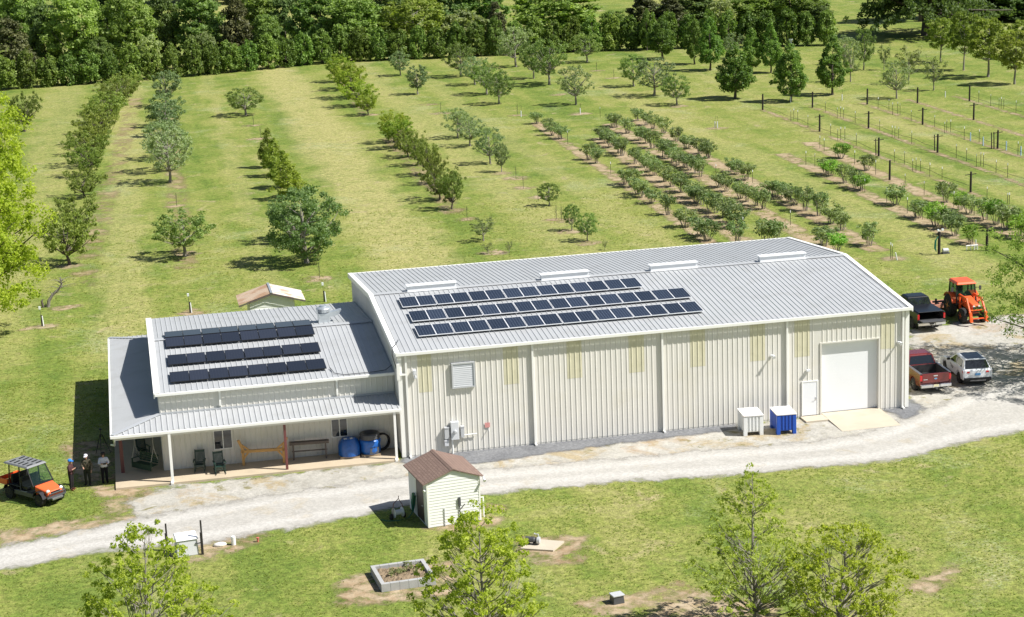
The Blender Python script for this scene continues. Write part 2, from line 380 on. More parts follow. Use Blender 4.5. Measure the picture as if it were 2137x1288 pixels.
TPOSTS = TPOSTS = [(59.0,91.31),(58.68,89.16),(58.46,85.17),(54.09,82.16),(54.58,80.88),(58.67,80.42),(58.39,74.1),(62.77,79.95),(63.2,78.35),(62.35,74.31),(62.66,74.17),(63.06,73.99),(62.68,70.88),(63.04,68.81),(58.3,66.55),(58.41,62.33),(53.88,60.28),(53.62,54.93),(53.93,65.75),(58.55,56.07),(53.69,51.78),(58.45,51.59),(62.51,57.7),(62.64,53.79),(62.78,53.73),(69.42,79.74),(69.54,77.55),(68.99,74.0),(69.63,74.39),(69.74,74.0),(69.29,70.2),(69.27,67.62),(75.69,78.65),(58.52,46.27),(45.18,38.25),(45.22,38.02),(62.82,111.17),(63.47,111.99),(63.54,110.82),(62.9,105.63),(63.2,99.19),(62.61,95.47),(63.06,95.75),(63.47,95.55),(63.15,91.35),(68.99,116.21),(68.38,110.68),(69.09,111.47),(69.01,110.36),(68.95,106.46),(69.27,99.87),(68.57,94.6),(68.84,94.47),(69.04,93.88),(68.93,90.04),(75.57,115.88),(76.31,114.3),(75.28,110.68),(76.01,110.89),(76.05,110.28),(75.22,105.02),(75.83,99.82),(74.93,95.06),(75.5,95.8),(75.88,95.62),(74.97,90.06),(75.66,87.8),(88.4,115.47),(88.25,111.83),(88.41,109.92),(88.41,109.33),(88.68,109.19),(88.56,105.71),(34.8,106.31),(34.23,84.96),(43.17,124.51),(45.87,74.69),(42.35,53.91),(37.39,52.01),(43.58,79.24)]

WOODPOSTS = WOODPOSTS = [(62.85,121.39),(68.93,120.51),(75.85,120.07),(81.67,118.32),(87.88,117.0),(63.08,102.35),(68.86,102.17),(75.32,102.01),(81.91,102.8),(62.78,84.17),(69.09,83.66),(75.69,83.39),(58.5,70.82),(62.82,61.88)]

BRACES = BRACES = [(62.75,84.81),(69.26,84.75),(75.44,83.69),(75.04,83.41)]

TUBES = TUBES = [(74.44,124.9),(68.08,126.0),(86.71,121.49),(75.19,88.98),(75.13,85.69),(76.02,82.04),(75.94,78.51),(34.34,129.35),(41.58,128.23),(53.24,110.22),(53.49,110.09)]

STAKES = STAKES = [(16.1,67.15),(24.7,86.42),(24.25,80.81),(24.19,73.75),(25.74,137.79),(34.44,132.0),(2.07,137.43),(2.11,126.96),(-9.38,85.47),(0.54,48.34),(54.14,169.84),(54.03,159.52),(23.81,64.41),(24.15,63.79)]

POLYS = POLYS = {'road': [(-23.77,-8.56),(-21.92,-7.87),(-16.4,-6.18),(-13.4,-5.22),(-6.94,-3.95),(-1.61,-3.34),(2.66,-3.45),(9.13,-3.83),(17.4,-4.15),(22.96,-4.53),(26.07,-3.96),(29.9,-1.82),(33.87,0.99),(39.65,3.42),(45.14,3.8),(39.81,-6.2),(34.84,-6.45),(32.43,-6.77),(30.01,-7.63),(25.44,-9.06),(21.4,-8.77),(15.47,-8.52),(10.83,-7.83),(3.1,-7.53),(-0.47,-7.97),(-3.12,-8.68),(-8.47,-9.82),(-11.91,-10.53),(-17.14,-10.08),(-21.77,-11.23),(-23.55,-11.99)],'yard': [(-15.57,-2.94),(-13.78,-1.06),(-6.64,-0.83),(-0.11,-0.5),(30.61,-0.01),(37.7,16.75),(40.1,17.27),(43.43,18.33),(46.94,18.34),(53.15,16.76),(41.02,-5.62),(35.24,-5.62),(30.44,-7.32),(24.3,-8.42),(3.15,-6.57),(-7.17,-6.44),(-14.67,-5.97)],'strip': [(-0.28,-0.72),(1.31,-1.87),(3.95,-2.38),(7.36,-1.89),(12.56,-1.31),(16.9,-1.16),(19.6,-0.9),(20.07,0.53),(0.71,1.24)],'strip2': [(28.83,0.4),(29.46,-2.17),(30.6,-1.24),(31.46,-0.3),(31.25,1.36),(29.25,0.99)],'dirt0': [(-18.2,2.1),(-15.84,-0.38),(-13.77,-0.89),(-14.63,-4.04),(-16.39,-4.65),(-16.76,-2.15)],'dirt1': [(-13.19,-12.56),(-13.86,-11.67),(-13.56,-9.66),(-11.66,-10.26),(-10.63,-9.28),(-9.4,-9.16),(-8.26,-10.25),(-9.32,-11.35),(-11.32,-12.81),(-12.51,-13.11)],'dirt2': [(-6.38,-20.52),(-5.39,-16.98),(-3.75,-16.84),(0.03,-16.7),(-0.51,-21.0),(-2.54,-20.98),(-5.01,-21.12)],'dirt3': [(2.96,-16.95),(3.85,-14.45),(6.95,-15.43),(5.87,-18.86),(4.14,-18.64)],'dirt4': [(4.24,-23.66),(5.81,-23.25),(8.0,-23.62),(8.28,-25.01),(6.08,-25.68),(4.91,-25.03)],'dirt5': [(7.36,-23.42),(9.67,-22.6),(10.52,-24.39),(12.83,-25.7),(12.74,-28.55),(7.21,-27.97)],'dirt6': [(-0.57,-11.74),(2.54,-11.1),(3.2,-9.0),(4.02,-10.05),(3.04,-12.38),(0.71,-12.88)],'dirt7': [(-18.95,8.77),(-18.54,9.12),(-16.24,9.33),(-15.96,1.36),(-17.66,1.23),(-18.48,3.96)],'dirt8': [(-16.39,-4.65),(-18.38,-4.79),(-22.03,-5.51),(-21.93,-7.73),(-15.91,-6.33),(-13.91,-5.45)],'dirt9': [(-22.69,38.95),(-21.34,40.26),(-19.77,39.83),(-20.09,38.74)],'dirt10': [(-11.12,40.03),(-9.97,41.68),(-8.97,40.02),(-9.77,38.43)],'dirt11': [(-20.76,45.25),(-17.88,47.48),(-18.23,45.12),(-20.38,44.3)],'dirt13': [(7.03,-0.86),(10.1,-0.96),(12.07,-2.09),(9.43,-2.58),(5.34,-2.31)],'dirt14': [(18.82,-26.35),(22.51,-24.38),(22.68,-25.07),(20.24,-27.39)],'dirt15': [(-16.41,-7.3),(-14.7,-7.1),(-13.21,-6.82),(-13.72,-7.41),(-15.93,-8.18)]}

DIRTSPOTS = DIRTSPOTS = [(16.1,67.63),(24.81,86.97),(24.36,81.33),(24.61,75.69),(25.59,136.93),(25.56,146.05),(34.19,130.77),(41.56,128.41),(43.32,146.97),(54.14,169.84),(54.3,160.56),(54.31,129.31),(53.28,109.8),(-9.47,85.51),(-9.44,62.0),(23.74,58.67),(23.9,53.19),(23.87,63.91),(81.07,123.57),(-19.33,60.66),(1.82,147.05),(16.74,140.01),(15.58,72.27),(24.01,90.37),(0.5,47.99),(15.63,52.39),(45.37,38.18),(10.34,-26.4),(1.8,125.91),(1.84,137.54)]

# ------------------------------------------------------------------ palette
G_DARK = (.098, .160, .026); G_MID = (.172, .226, .042); G_YEL = (.255, .275, .070); G_DRY = (.330, .312, .120); G_STRAW = (.385, .325, .175); G_LANE = (.375, .350, .135)
M = {}
M['wall'] = pbr('cream_metal', (.715, .690, .632), .45, 0, .04, .6, .4, dirt=((.65, .61, .49), .4, .5, .54))
M['trim'] = pbr('white_trim', (.86, .85, .80), .45, 0, .03, .8)
M['roof'] = pbr('galvanised_roof', (.44, .45, .455), .5, .08, .05, .35, .35, dirt=((.39, .395, .39), .6, .9, .52))
M['ridge'] = pbr('ridge_metal', (.46, .475, .49), .42, .1, .04, 1)
M['white'] = pbr('white_paint', (.84, .85, .86), .4, 0, .02, 1)
M['fibre'] = pbr('fibreglass', (.64, .605, .44), .5, 0, .08, 1.6, .4, dirt=((.57, .535, .37), .6, 2.5, .5))
M['grey'] = pbr('grey_enamel', (.50, .51, .52), .4, 0, .04)
M['lgrey'] = pbr('pale_grey_enamel', (.66, .67, .69), .45, 0, .04)
M['dgrey'] = pbr('dark_grey_plastic', (.075, .077, .082), .5, 0, .1)
M['black'] = pbr('black_plastic', (.014, .014, .016), .45, 0, .1)
M['rubber'] = pbr('tyre_rubber', (.022, .021, .02), .85, 0, .2, 9)
M['glass'] = glass('window_glass')
M['cglass'] = glass('tinted_car_glass', (.012, .015, .018), .04)
M['concrete'] = pbr('concrete', (.52, .46, .36), .85, 0, .07, 1.2, .2, .15, 30, dirt=((.45, .39, .30), .5, .8, .54))
M['slab'] = pbr('porch_concrete', (.52, .43, .31), .85, 0, .07, 1.2, .2, .12, 30, dirt=((.44, .37, .27), .5, 1.1, .52))
M['brownpost'] = pbr('red_oxide_paint', (.17, .055, .05), .5, 0, .1)
M['pine'] = pbr('yellow_pine', (.55, .31, .10), .6, 0, .16, 6)
M['oldwood'] = pbr('weathered_wood', (.14, .115, .10), .85, 0, .2, 7)
M['dkgreen'] = pbr('dark_green_paint', (.016, .045, .035), .45, 0, .1)
M['swing'] = pbr('green_swing_paint', (.028, .062, .036), .5, 0, .1)
M['rope'] = pbr('pale_rope', (.42, .40, .34), .8, 0, .1)
M['bluewrap'] = pbr('blue_plastic', (.012, .115, .43), .35, 0, .25, 7, .6, .5, 9)
M['bluebin'] = pbr('blue_bin_plastic', (.012, .085, .46), .4, 0, .05, 2)
M['whitebin'] = pbr('white_bin_plastic', (.82, .83, .82), .45, 0, .03, 2)
M['binlid'] = pbr('bin_lid_plastic', (.82, .80, .78), .5, 0, .03, 2, dirt=((.62, .42, .32), .55, 2.6, .56))
M['asphalt_shingle'] = None
M['vinyl'] = pbr('white_vinyl_siding', (.84, .84, .80), .5, 0, .03, 1.0)
M['greyvinyl'] = pbr('pale_green_siding', (.80, .82, .76), .55, 0, .05, 1.0)
M['zinc'] = pbr('zinc_sheet', (.62, .66, .68), .3, .6, .12, 5)
M['bark'] = pbr('bark', (.105, .085, .07), .9, 0, .25, 9)
M['greybark'] = pbr('pale_grey_bark', (.24, .215, .185), .9, 0, .22, 9)
M['treatwood'] = pbr('creosote_post', (.028, .023, .02), .85, 0, .3, 8)
M['tpost'] = pbr('green_steel_stake', (.06, .075, .045), .6, .2, .15)
M['tube'] = pbr('white_guard_tube', (.78, .80, .80), .5, 0, .05)
M['bluetube'] = pbr('pale_blue_guard_tube', (.42, .58, .74), .5, 0, .05)
M['block'] = pbr('concrete_block', (.40, .40, .39), .9, 0, .12, 3, .2, .3, 25)
M['soil'] = pbr('bed_soil', (.23, .175, .115), .95, 0, .3, 4, .1, .6, 8)
M['orange'] = pbr('orange_paint', (.82, .115, .022), .35, 0, .06, 2, .5, coat=.3)
M['orangehood'] = pbr('orange_plastic', (.80, .14, .04), .35, 0, .05, 2, .5)
M['redtruck'] = pbr('maroon_paint', (.16, .018, .016), .22, .1, .05, 2, .6, coat=.6)
M['blacktruck'] = pbr('black_paint', (.008, .010, .014), .3, .0, .05, 2, .4, coat=.15)
M['whitecar'] = pbr('white_car_paint', (.80, .82, .84), .2, 0, .02, 2, .6, coat=.6)
M['chrome'] = pbr('chrome', (.72, .73, .74), .16, .9, .05, 2)
M['alloy'] = pbr('alloy_wheel', (.30, .30, .31), .35, .7, .1, 5)
M['darkrim'] = pbr('dark_wheel', (.05, .05, .052), .4, .4, .1, 5)
M['redlamp'] = pbr('red_lamp_lens', (.55, .012, .015), .15, 0, .05, 3, .8)
M['lamp'] = pbr('clear_lamp_lens', (.80, .82, .84), .1, 0, .05, 3, .8)
M['bedliner'] = pbr('bed_liner', (.03, .03, .032), .8, 0, .15, 6)
M['blueplate'] = pbr('blue_plate', (.10, .30, .58), .4, 0, .05)
M['yplate'] = pbr('cream_plate', (.75, .70, .45), .4, 0, .05)
M['skin'] = pbr('skin', (.46, .26, .18), .55, 0, .06, 8)
M['redpipe'] = pbr('red_plastic', (.55, .16, .12), .5, 0, .06)
M['pinksign'] = pbr('faded_red_sign', (.66, .30, .28), .5, 0, .12, 12)
M['greenhose'] = pbr('green_hose', (.012, .14, .09), .4, 0, .1)
M['rust'] = pbr('rusty_tin', (.58, .52, .46), .6, .15, .1, 2.0, .4, dirt=((.40, .24, .15), .85, 1.3, .50))
M['rust2'] = pbr('very_rusty_tin', (.50, .39, .29), .7, .1, .1, 2.0, .4, dirt=((.37, .22, .13), .85, 1.0, .46))
M['rustpart'] = pbr('rusty_red_steel', (.50, .22, .15), .7, .1, .15, 4)
M['door'] = pbr('brown_door_paint', (.055, .038, .035), .5, 0, .08)
M['sack'] = pbr('white_sack', (.75, .72, .66), .7, 0, .08)
M['pallet'] = pbr('pallet_wood', (.36, .28, .19), .8, 0, .2, 6)

def shingle_mat():
    m = bpy.data.materials.new('brown_shingle')
    t, N, L = nt(m)
    b = N['Principled BSDF']; b.inputs['Roughness'].default_value = .9; b.inputs['Specular IOR Level'].default_value = .15
    P = N.new('ShaderNodeTexCoord').outputs['UV']
    br = N.new('ShaderNodeTexBrick'); L.new(P, br.inputs['Vector'])
    br.inputs['Scale'].default_value = 1; br.inputs['Brick Width'].default_value = .30; br.inputs['Row Height'].default_value = .16
    br.inputs['Mortar Size'].default_value = .012; br.inputs['Bias'].default_value = 0
    br.inputs['Color1'].default_value = (.185, .130, .108, 1); br.inputs['Color2'].default_value = (.250, .178, .145, 1); br.inputs['Mortar'].default_value = (.07, .045, .037, 1)
    n = noise(N, L, P, 40, 4, .7)
    c = mixc(N, L, maprange(N, L, n, .35, .65, 0, .5), br.outputs['Color'], (.32, .215, .17))
    L.new(c, b.inputs['Base Color'])
    return m
M['asphalt_shingle'] = shingle_mat()

def panel_mat(name, lines, cell=(.012, .017, .030), line=(.10, .12, .16)):
    """photovoltaic glass with its printed cell grid"""
    m = bpy.data.materials.new(name)
    t, N, L = nt(m)
    b = N['Principled BSDF']; b.inputs['Roughness'].default_value = .09; b.inputs['Specular IOR Level'].default_value = .5
    tc = N.new('ShaderNodeTexCoord')
    sx = N.new('ShaderNodeSeparateXYZ'); L.new(tc.outputs['Object'], sx.inputs[0])
    def grid(src, n, w):
        u = mth(N, L, 'FRACT', mth(N, L, 'MULTIPLY', src, n))
        d = N.new('ShaderNodeMath'); d.operation = 'ABSOLUTE'; L.new(mth(N, L, 'SUBTRACT', u, .5), d.inputs[0])
        return maprange(N, L, d.outputs[0], .5 - w, .5 - w * .5)
    gx = grid(sx.outputs[0], 6 / 1.0, .06); gy = grid(sx.outputs[1], 10 / 1.7, .06)
    g = mth(N, L, 'MAXIMUM', gx, gy)
    ng = noise(N, L, tc.outputs['Object'], 1.2, 2, .5)
    c = mixc(N, L, mth(N, L, 'MULTIPLY', g, lines), cell, line)
    oi = N.new('ShaderNodeObjectInfo')
    hs = N.new('ShaderNodeHueSaturation'); L.new(c, hs.inputs['Color'])
    L.new(maprange(N, L, oi.outputs['Random'], 0, 1, .75, 1.35), hs.inputs['Value'])
    L.new(hs.outputs[0], b.inputs['Base Color'])
    return m
M['pv_blue'] = panel_mat('pv_glass_blue', 1.0)
M['pv_black'] = panel_mat('pv_glass_black', .25, (.020, .022, .031), (.06, .065, .08))
M['pvframe'] = pbr('silver_panel_frame', (.86, .87, .88), .45, .1, .03)
M['pvframe2'] = pbr('black_panel_frame', (.02, .02, .022), .4, .2, .03)
# ------------------------------------------------------------------ ground
gm = grass_mat()
g = MB(); g.face((-900, -300, 0), (900, -300, 0), (900, 1500, 0), (-900, 1500, 0))
go = g.build('ground', gm); go['kind'] = 'structure'

road_m = sheet_mat('pale_gravel', [(.36, (.40, .38, .34)), (.5, (.435, .415, .375)), (.64, (.465, .445, .405))], 1.2,
                   [((.42, .36, .26), .4, .56, .70, .6), ((.33, .315, .28), 1.1, .60, .72, .45)], stone=9, amp=1.0, edge=.42, bump=.12, track=(1.15, (.51, .49, .45), .9))
yard_m = sheet_mat('rough_gravel', [(.36, (.34, .32, .275)), (.5, (.435, .415, .365)), (.64, (.505, .48, .43))], 1.6,
                   [((.38, .295, .16), .30, .50, .62, .75), ((.19, .17, .055), .55, .57, .65, .85), ((.36, .25, .145), .2, .56, .70, .7)], stone=9, amp=1.2, edge=.4)
strip_m = sheet_mat('grey_drain_gravel', [(.36, (.13, .133, .14)), (.5, (.19, .193, .20)), (.64, (.25, .253, .258))], 5, None, stone=14, amp=.55, edge=.3)
dirt_m = sheet_mat('bare_soil', [(.36, (.28, .185, .10)), (.5, (.42, .32, .205)), (.64, (.47, .385, .265))], 1.6,
                   [((.155, .175, .045), .6, .52, .64, .8), ((.33, .27, .12), .9, .55, .7, .6)], amp=.8, edge=.4, cover=(.7, .36, .58))
mulch_m = sheet_mat('pine_straw_mulch', [(.36, (.27, .185, .11)), (.5, (.385, .295, .18)), (.64, (.455, .365, .24))], 1.8,
                    [((.15, .19, .035), .5, .52, .64, .75)], amp=.6, edge=.35, cover=(.45, .33, .53))
vine_m = sheet_mat('thin_straw', [(.36, (.27, .185, .11)), (.5, (.37, .28, .17)), (.64, (.44, .35, .23))], 1.8, None, amp=.7, edge=.35, cover=(.5, .36, .56))
straw_m = sheet_mat('dry_straw', [(.36, (.24, .17, .085)), (.5, (.31, .25, .13)), (.64, (.36, .31, .17))], 1.8, None, amp=.9, edge=.5, cover=(.30, .44, .62))

def clip_poly(n): return lambda X, Y: poly_sd(X, Y, POLYS[n])
sheet('gravel_road', (-45, -20, 60, 14), .3, clip_poly('road'), .012, road_m)
sheet('gravel_yard', (-20, -14, 66, 26), .3, clip_poly('yard'), .008, yard_m)
sheet('drain_gravel', (-3, -5, 40, 4), .2, lambda X, Y: np.maximum(poly_sd(X, Y, POLYS['strip']), poly_sd(X, Y, POLYS['strip2'])), .020, strip_m)
def dirt_fn(X, Y):
    d = np.full(X.shape, -9.0)
    for k, p in POLYS.items():
        if k.startswith('dirt'):
            pa = np.array(p)
            sel = (X > pa[:, 0].min() - 1.5) & (X < pa[:, 0].max() + 1.5) & (Y > pa[:, 1].min() - 1.5) & (Y < pa[:, 1].max() + 1.5)
            if sel.any(): d[sel] = np.maximum(d[sel], poly_sd(X[sel], Y[sel], p))
    return d
sheet('bare_soil', (-38, -34, 42, 46), .3, dirt_fn, .004, dirt_m)
def spots_fn(X, Y):
    d = np.full(X.shape, -9.0)
    for i, (x, y) in enumerate(DIRTSPOTS):
        d = np.maximum(d, (.75 + .35 * ((i * 37) % 10) / 10) - np.hypot((X - x) / 1.25, Y - y))
    return d
sheet('bare_soil', (-22, -30, 72, 200), .4, spots_fn, .0035, dirt_m)
# mulched rows of the berry and vine plots
VX = [62.85, 69.0, 75.6, 81.8, 88.0]
MROWS = [(34.9, 124, 33.6, 46, .62), (38.9, 109, 36.2, 44, .85), (42.8, 119, 41.8, 42, .85), (46.6, 121, 45.3, 41, .85), (54.2, 90, 53.2, 40, .75), (59.3, 96, 58.0, 40, .85)]
for vx in VX: MROWS.append((vx + .1, 122, vx - .1, 48, .30))
for xa, ya, xb, yb, hw in MROWS:
    def fn(X, Y, xa=xa, ya=ya, xb=xb, yb=yb, hw=hw):
        c = xa + (Y - ya) / (yb - ya) * (xb - xa)
        return np.minimum(hw - np.abs(X - c), np.minimum(ya - Y, Y - yb))
    sheet('mulch_strip', (min(xa, xb) - 2, yb, max(xa, xb) + 2, ya), .35, fn, .0045, mulch_m if hw > .5 else vine_m, .6)
# straw under the peach rows
for n, (xa, ya, xb, yb) in enumerate(((-18.4, 52, -11.6, 172), (-9.8, 56, -7.7, 165), (16.6, 140, 18.1, 182), (15.7, 70, 16.6, 120))):
    def fn(X, Y, xa=xa, ya=ya, xb=xb, yb=yb):
        c = xa + (Y - ya) / (yb - ya) * (xb - xa)
        return np.minimum(.9 - np.abs(X - c), np.minimum(yb - Y, Y - ya))
    sheet('mulch_strip', (min(xa, xb) - 2, ya, max(xa, xb) + 2, yb), .4, fn, .0045, straw_m, .6)

# ------------------------------------------------------------------ buildings
def rib_strip(mb, u0, u1, v0, v1, fn, pitch=.3048, w0=.085, w1=.04, h=.024, phase=.15):
    f0 = v0 if callable(v0) else (lambda u: v0)
    f1 = v1 if callable(v1) else (lambda u: v1)
    pts = [(u0, 0.0)]
    k = math.floor((u0 - phase) / pitch) + 1
    while True:
        c = phase + k * pitch; k += 1
        if c + w0 / 2 >= u1: break
        if c - w0 / 2 <= u0: continue
        pts += [(c - w0 / 2, 0), (c - w1 / 2, h), (c + w1 / 2, h), (c + w0 / 2, 0)]
    pts.append((u1, 0.0))
    vs = []
    for u, hh in pts:
        vs += [fn(u, f0(u), hh), fn(u, f1(u), hh)]
    mb.add(vs, [(2 * i, 2 * i + 2, 2 * i + 3, 2 * i + 1) for i in range(len(pts) - 1)])

def downspout(name, parent, x, y, z0, z1, m, kick=True, sx=.11, sy=.10):
    b = MB(); b.box(x - sx / 2, y - sy, z0 + .12, x + sx / 2, y, z1)
    if kick: b.hexa([(x - sx / 2, y - sy - .22, z0 + .03), (x + sx / 2, y - sy - .22, z0 + .03), (x + sx / 2, y, z0 + .03), (x - sx / 2, y, z0 + .03),
                     (x - sx / 2, y - sy - .22, z0 + .12), (x + sx / 2, y - sy - .22, z0 + .12), (x + sx / 2, y, z0 + .119), (x - sx / 2, y, z0 + .119)])
    return b.build(name, m, parent)

LX, WY = 30.48, 20.9
HE, SL = 6.21, .0925
YR = WY / 2
def zr(y): return HE + SL * (min(y, WY - y) + .25)

ware = thing('warehouse', 'long cream ribbed-metal warehouse with roller door and grey metal roof', 'building')
w = MB()
front = lambda u, v, h: (u, -h, v)
for a, b, z0, z1 in ((0, 23.80, .1, 6.18), (23.80, 24.87, 2.24, 6.18), (24.87, 25.02, .1, 6.18), (25.02, 28.66, 4.44, 6.18), (28.66, LX, .1, 6.18)):
    rib_strip(w, a, b, z0, z1, front)
w.box(0, .012, -.1, 25.0, .2, .1); w.box(28.68, .012, -.1, LX, .2, .1)
w.build('wall', M['wall'], ware)
w = MB(); rib_strip(w, 0.05, WY, .1, lambda u: zr(u) - .06, lambda u, v, h: (-h, u, v)); w.build('wall', M['wall'], ware)
w = MB(); rib_strip(w, 0.05, WY, .1, lambda u: zr(u) - .06, lambda u, v, h: (LX + h, u, v)); w.build('wall', M['wall'], ware)
w = MB(); rib_strip(w, 0, LX, .1, 6.18, lambda u, v, h: (u, WY + h, v)); w.build('wall', M['wall'], ware)
c = MB()
for x in (-.02, LX - .19):
    c.box(x, -.06, .05, x + .21, -.04, 6.1)
c.box(-.045, -.06, .05, -.022, .2, 6.1); c.box(LX + .022, -.06, .05, LX + .045, .2, 6.1)
c.build('corner_trim', M['trim'], ware)
rf = MB()
rib_strip(rf, -.12, LX + .12, -.20, YR, lambda u, v, h: (u, v, zr(v) + h), w0=.075, w1=.04, h=.028)
rib_strip(rf, -.12, LX + .12, WY + .25, YR, lambda u, v, h: (u, v, zr(v) + h), w0=.075, w1=.04, h=.028)
roof = rf.build('roof', M['roof'], ware)
rc = MB(); zt = zr(YR)
rc.add([(-.12, YR - .3, zt + .022), (LX + .12, YR - .3, zt + .022), (LX + .12, YR, zt + .052), (-.12, YR, zt + .052), (LX + .12, YR + .3, zt + .022), (-.12, YR + .3, zt + .022)],
       [(0, 1, 2, 3), (3, 2, 4, 5)])
rc.build('ridge_cap', M['roof'], roof)
for i, x in enumerate((2.2, 10.6, 17.62, 24.8)):
    v = MB(); v.box(x, YR - .22, zt + .03, x + 3.02, YR + .22, zt + .36)
    v.box(x - .05, YR - .30, zt + .36, x + 3.07, YR + .30, zt + .40); v.box(x - .04, YR - .27, zt - .02, x + 3.06, YR + .27, zt + .03)
    v.build('ridge_vent', M['white'], roof, bevel=.012)
f = MB(); f.box(-.16, -.30, HE - .17, LX + .16, -.205, HE + .02)
f.build('gutter', M['trim'], ware, bevel=.02)
f = MB(); f.box(-.16, WY + .255, HE - .19, LX + .16, WY + .40, HE + .015); f.build('gutter', M['trim'], ware)
for s, x in ((-1, -.13), (1, LX + .13)):
    f = MB()
    xi, xo = (x, x - .06) if s < 0 else (x, x + .06)
    xr = x + .22 if s < 0 else x - .22
    for ya, yb in ((-.27, YR), (YR, WY + .27)):
        za, zb = zr(ya), zr(yb)
        f.hexa([(min(xi, xo), ya, za - .24), (max(xi, xo), ya, za - .24), (max(xi, xo), yb, zb - .24), (min(xi, xo), yb, zb - .24),
                (min(xi, xo), ya, za + .06), (max(xi, xo), ya, za + .06), (max(xi, xo), yb, zb + .06), (min(xi, xo), yb, zb + .06)])
        f.hexa([(min(xi, xr), ya, za + .045), (max(xi, xr), ya, za + .045), (max(xi, xr), yb, zb + .045), (min(xi, xr), yb, zb + .045),
                (min(xi, xr), ya, za + .062), (max(xi, xr), ya, za + .062), (max(xi, xr), yb, zb + .062), (min(xi, xr), yb, zb + .062)])
    f.build('rake_trim', M['trim'], ware)
for x in (.42, 7.70, 15.36, 22.92, 30.12):
    downspout('downspout', ware, x, -.04, 0, 6.03, M['trim'])
for x0, x1 in ((1.05, 1.88), (6.02, 6.9), (9.72, 10.6), (13.38, 14.3), (17.05, 17.96), (20.68, 21.6), (23.4, 24.34), (28.74, 29.62)):
    p = MB(); rib_strip(p, x0, x1, 3.76, 6.02, lambda u, v, h: (u, -h - .006, v)); p.build('wall_light_panel', M['fibre'], ware)
lv = MB(); lv.box(3.0, -.16, 3.84, 4.34, -.03, 3.92); lv.box(3.0, -.16, 5.24, 4.34, -.03, 5.32); lv.box(3.0, -.16, 3.92, 3.08, -.03, 5.24); lv.box(4.26, -.16, 3.92, 4.34, -.03, 5.24)
lo = lv.build('louvre_vent', M['grey'], ware)
sl = MB()
for i in range(12):
    z = 3.935 + i * .108
    sl.hexa([(3.08, -.13, z), (4.26, -.13, z), (4.26, -.05, z), (3.08, -.05, z), (3.08, -.10, z + .10), (4.26, -.10, z + .10), (4.26, -.05, z + .10), (3.08, -.05, z + .10)])
sl.box(3.08, -.045, 3.92, 4.26, -.038, 5.24)
sl.build('slat_panel', M['lgrey'], lo)
# roller door set back in its opening
j = MB(); j.box(24.97, -.05, .1, 25.06, .25, 4.42); j.box(28.62, -.05, .1, 28.71, .25, 4.42); j.box(24.97, -.05, 4.42, 28.71, .25, 4.5)
j.build('door_frame', M['wall'], ware)
d = MB()
for i in range(24):
    z0 = .14 + i * .1783
    d.hexa([(25.06, .220, z0), (28.62, .220, z0), (28.62, .24, z0), (25.06, .24, z0), (25.06, .220, z0 + .174), (28.62, .220, z0 + .174), (28.62, .24, z0 + .178), (25.06, .24, z0 + .178)])
d.box(25.06, .223, .141, 28.62, .239, 4.41)
d.build('roller_door', M['white'], ware)
d = MB(); d.box(23.9, -.035, .14, 24.78, .01, 2.18); dd = d.build('door', M['white'], ware)
d = MB(); d.box(23.82, -.055, .14, 23.9, 0, 2.24); d.box(24.78, -.055, .14, 24.86, 0, 2.24); d.box(23.9, -.055, 2.18, 24.78, 0, 2.24); d.build('door_frame', M['trim'], ware)
d = MB(); d.tube([(24.69, -.035, 1.12), (24.69, -.10, 1.12), (24.60, -.10, 1.12)], .018); d.box(24.65, -.045, 1.02, 24.73, -.034, 1.22); d.build('handle', M['chrome'], dd)
for x, z in ((21.98, 4.0), (29.86, 4.1)):
    l = MB(); l.cbox(x, -.06, z, .14, .05, .14); l.tube([(x, -.08, z), (x + .02, -.26, z + .04)], .04); l.tube([(x + .02, -.24, z + .05), (x + .02, -.42, z - .02)], [.06, .11], 10)
    l.build('flood_lamp', M['white'], ware)
l = MB(); l.box(24.1, -.2, 2.86, 24.32, -.03, 2.96); l.build('door_lamp', M['lgrey'], ware)
l = MB(); l.cbox(.88, -.16, 5.02, .2, .2, .3); l.cbox(.92, -.12, 4.72, .16, .16, .18); l.build('wall_lamp', M['lgrey'], ware, bevel=.03)
l = MB(); l.box(-.12, -.22, 4.65, .06, -.06, 5.6); l.box(.06, -.17, 4.88, .36, -.08, 4.98); l.build('conduit', M['trim'], ware)
l = MB(); l.tube([(.3, 1.6, 6.52), (.05, .9, 6.46), (-.22, .45, 6.4), (-.26, .3, 6.0), (-.18, .05, 5.62), (-.12, -.03, 5.3)], .025, 6)
l.build('cable', M['dgrey'], ware)
e = MB(); e.box(2.78, -.30, .86, 3.24, -.04, 1.92); eb = e.build('meter_box', M['lgrey'], ware, bevel=.02)
e = MB(); e.lathe([(.10, 0), (.10, -.12), (.07, -.16)], 14, (3.02, -.30, 1.36), 'y'); e.build('meter', M['grey'], eb)
for x0, x1, z0, z1 in ((2.42, 2.68, .92, 1.62), (3.36, 3.56, .94, 1.6), (2.40, 2.63, .52, .86)):
    e = MB(); e.box(x0, -.24, z0, x1, -.04, z1); e.box(x0 - .01, -.26, z1 - .07, x1 + .01, -.03, z1 + .01); e.build('switch_box', M['grey'] if z0 > .6 else M['lgrey'], ware, bevel=.01)
e = MB(); e.tube([(2.86, -.14, -.05), (2.86, -.14, .87)], .055); e.tube([(3.56, -.12, 1.04), (4.3, -.12, 1.06)], .035); e.build('conduit', M['trim'], ware)
e = MB(); e.box(4.79, -.06, 1.34, 5.08, -.045, 1.62); e.build('wall_sign', M['pinksign'], ware)
e = MB(); e.tube([(4.98, -.03, 1.24), (4.98, -.16, 1.24), (4.98, -.19, 1.16)], .022); e.build('tap', M['grey'], ware)

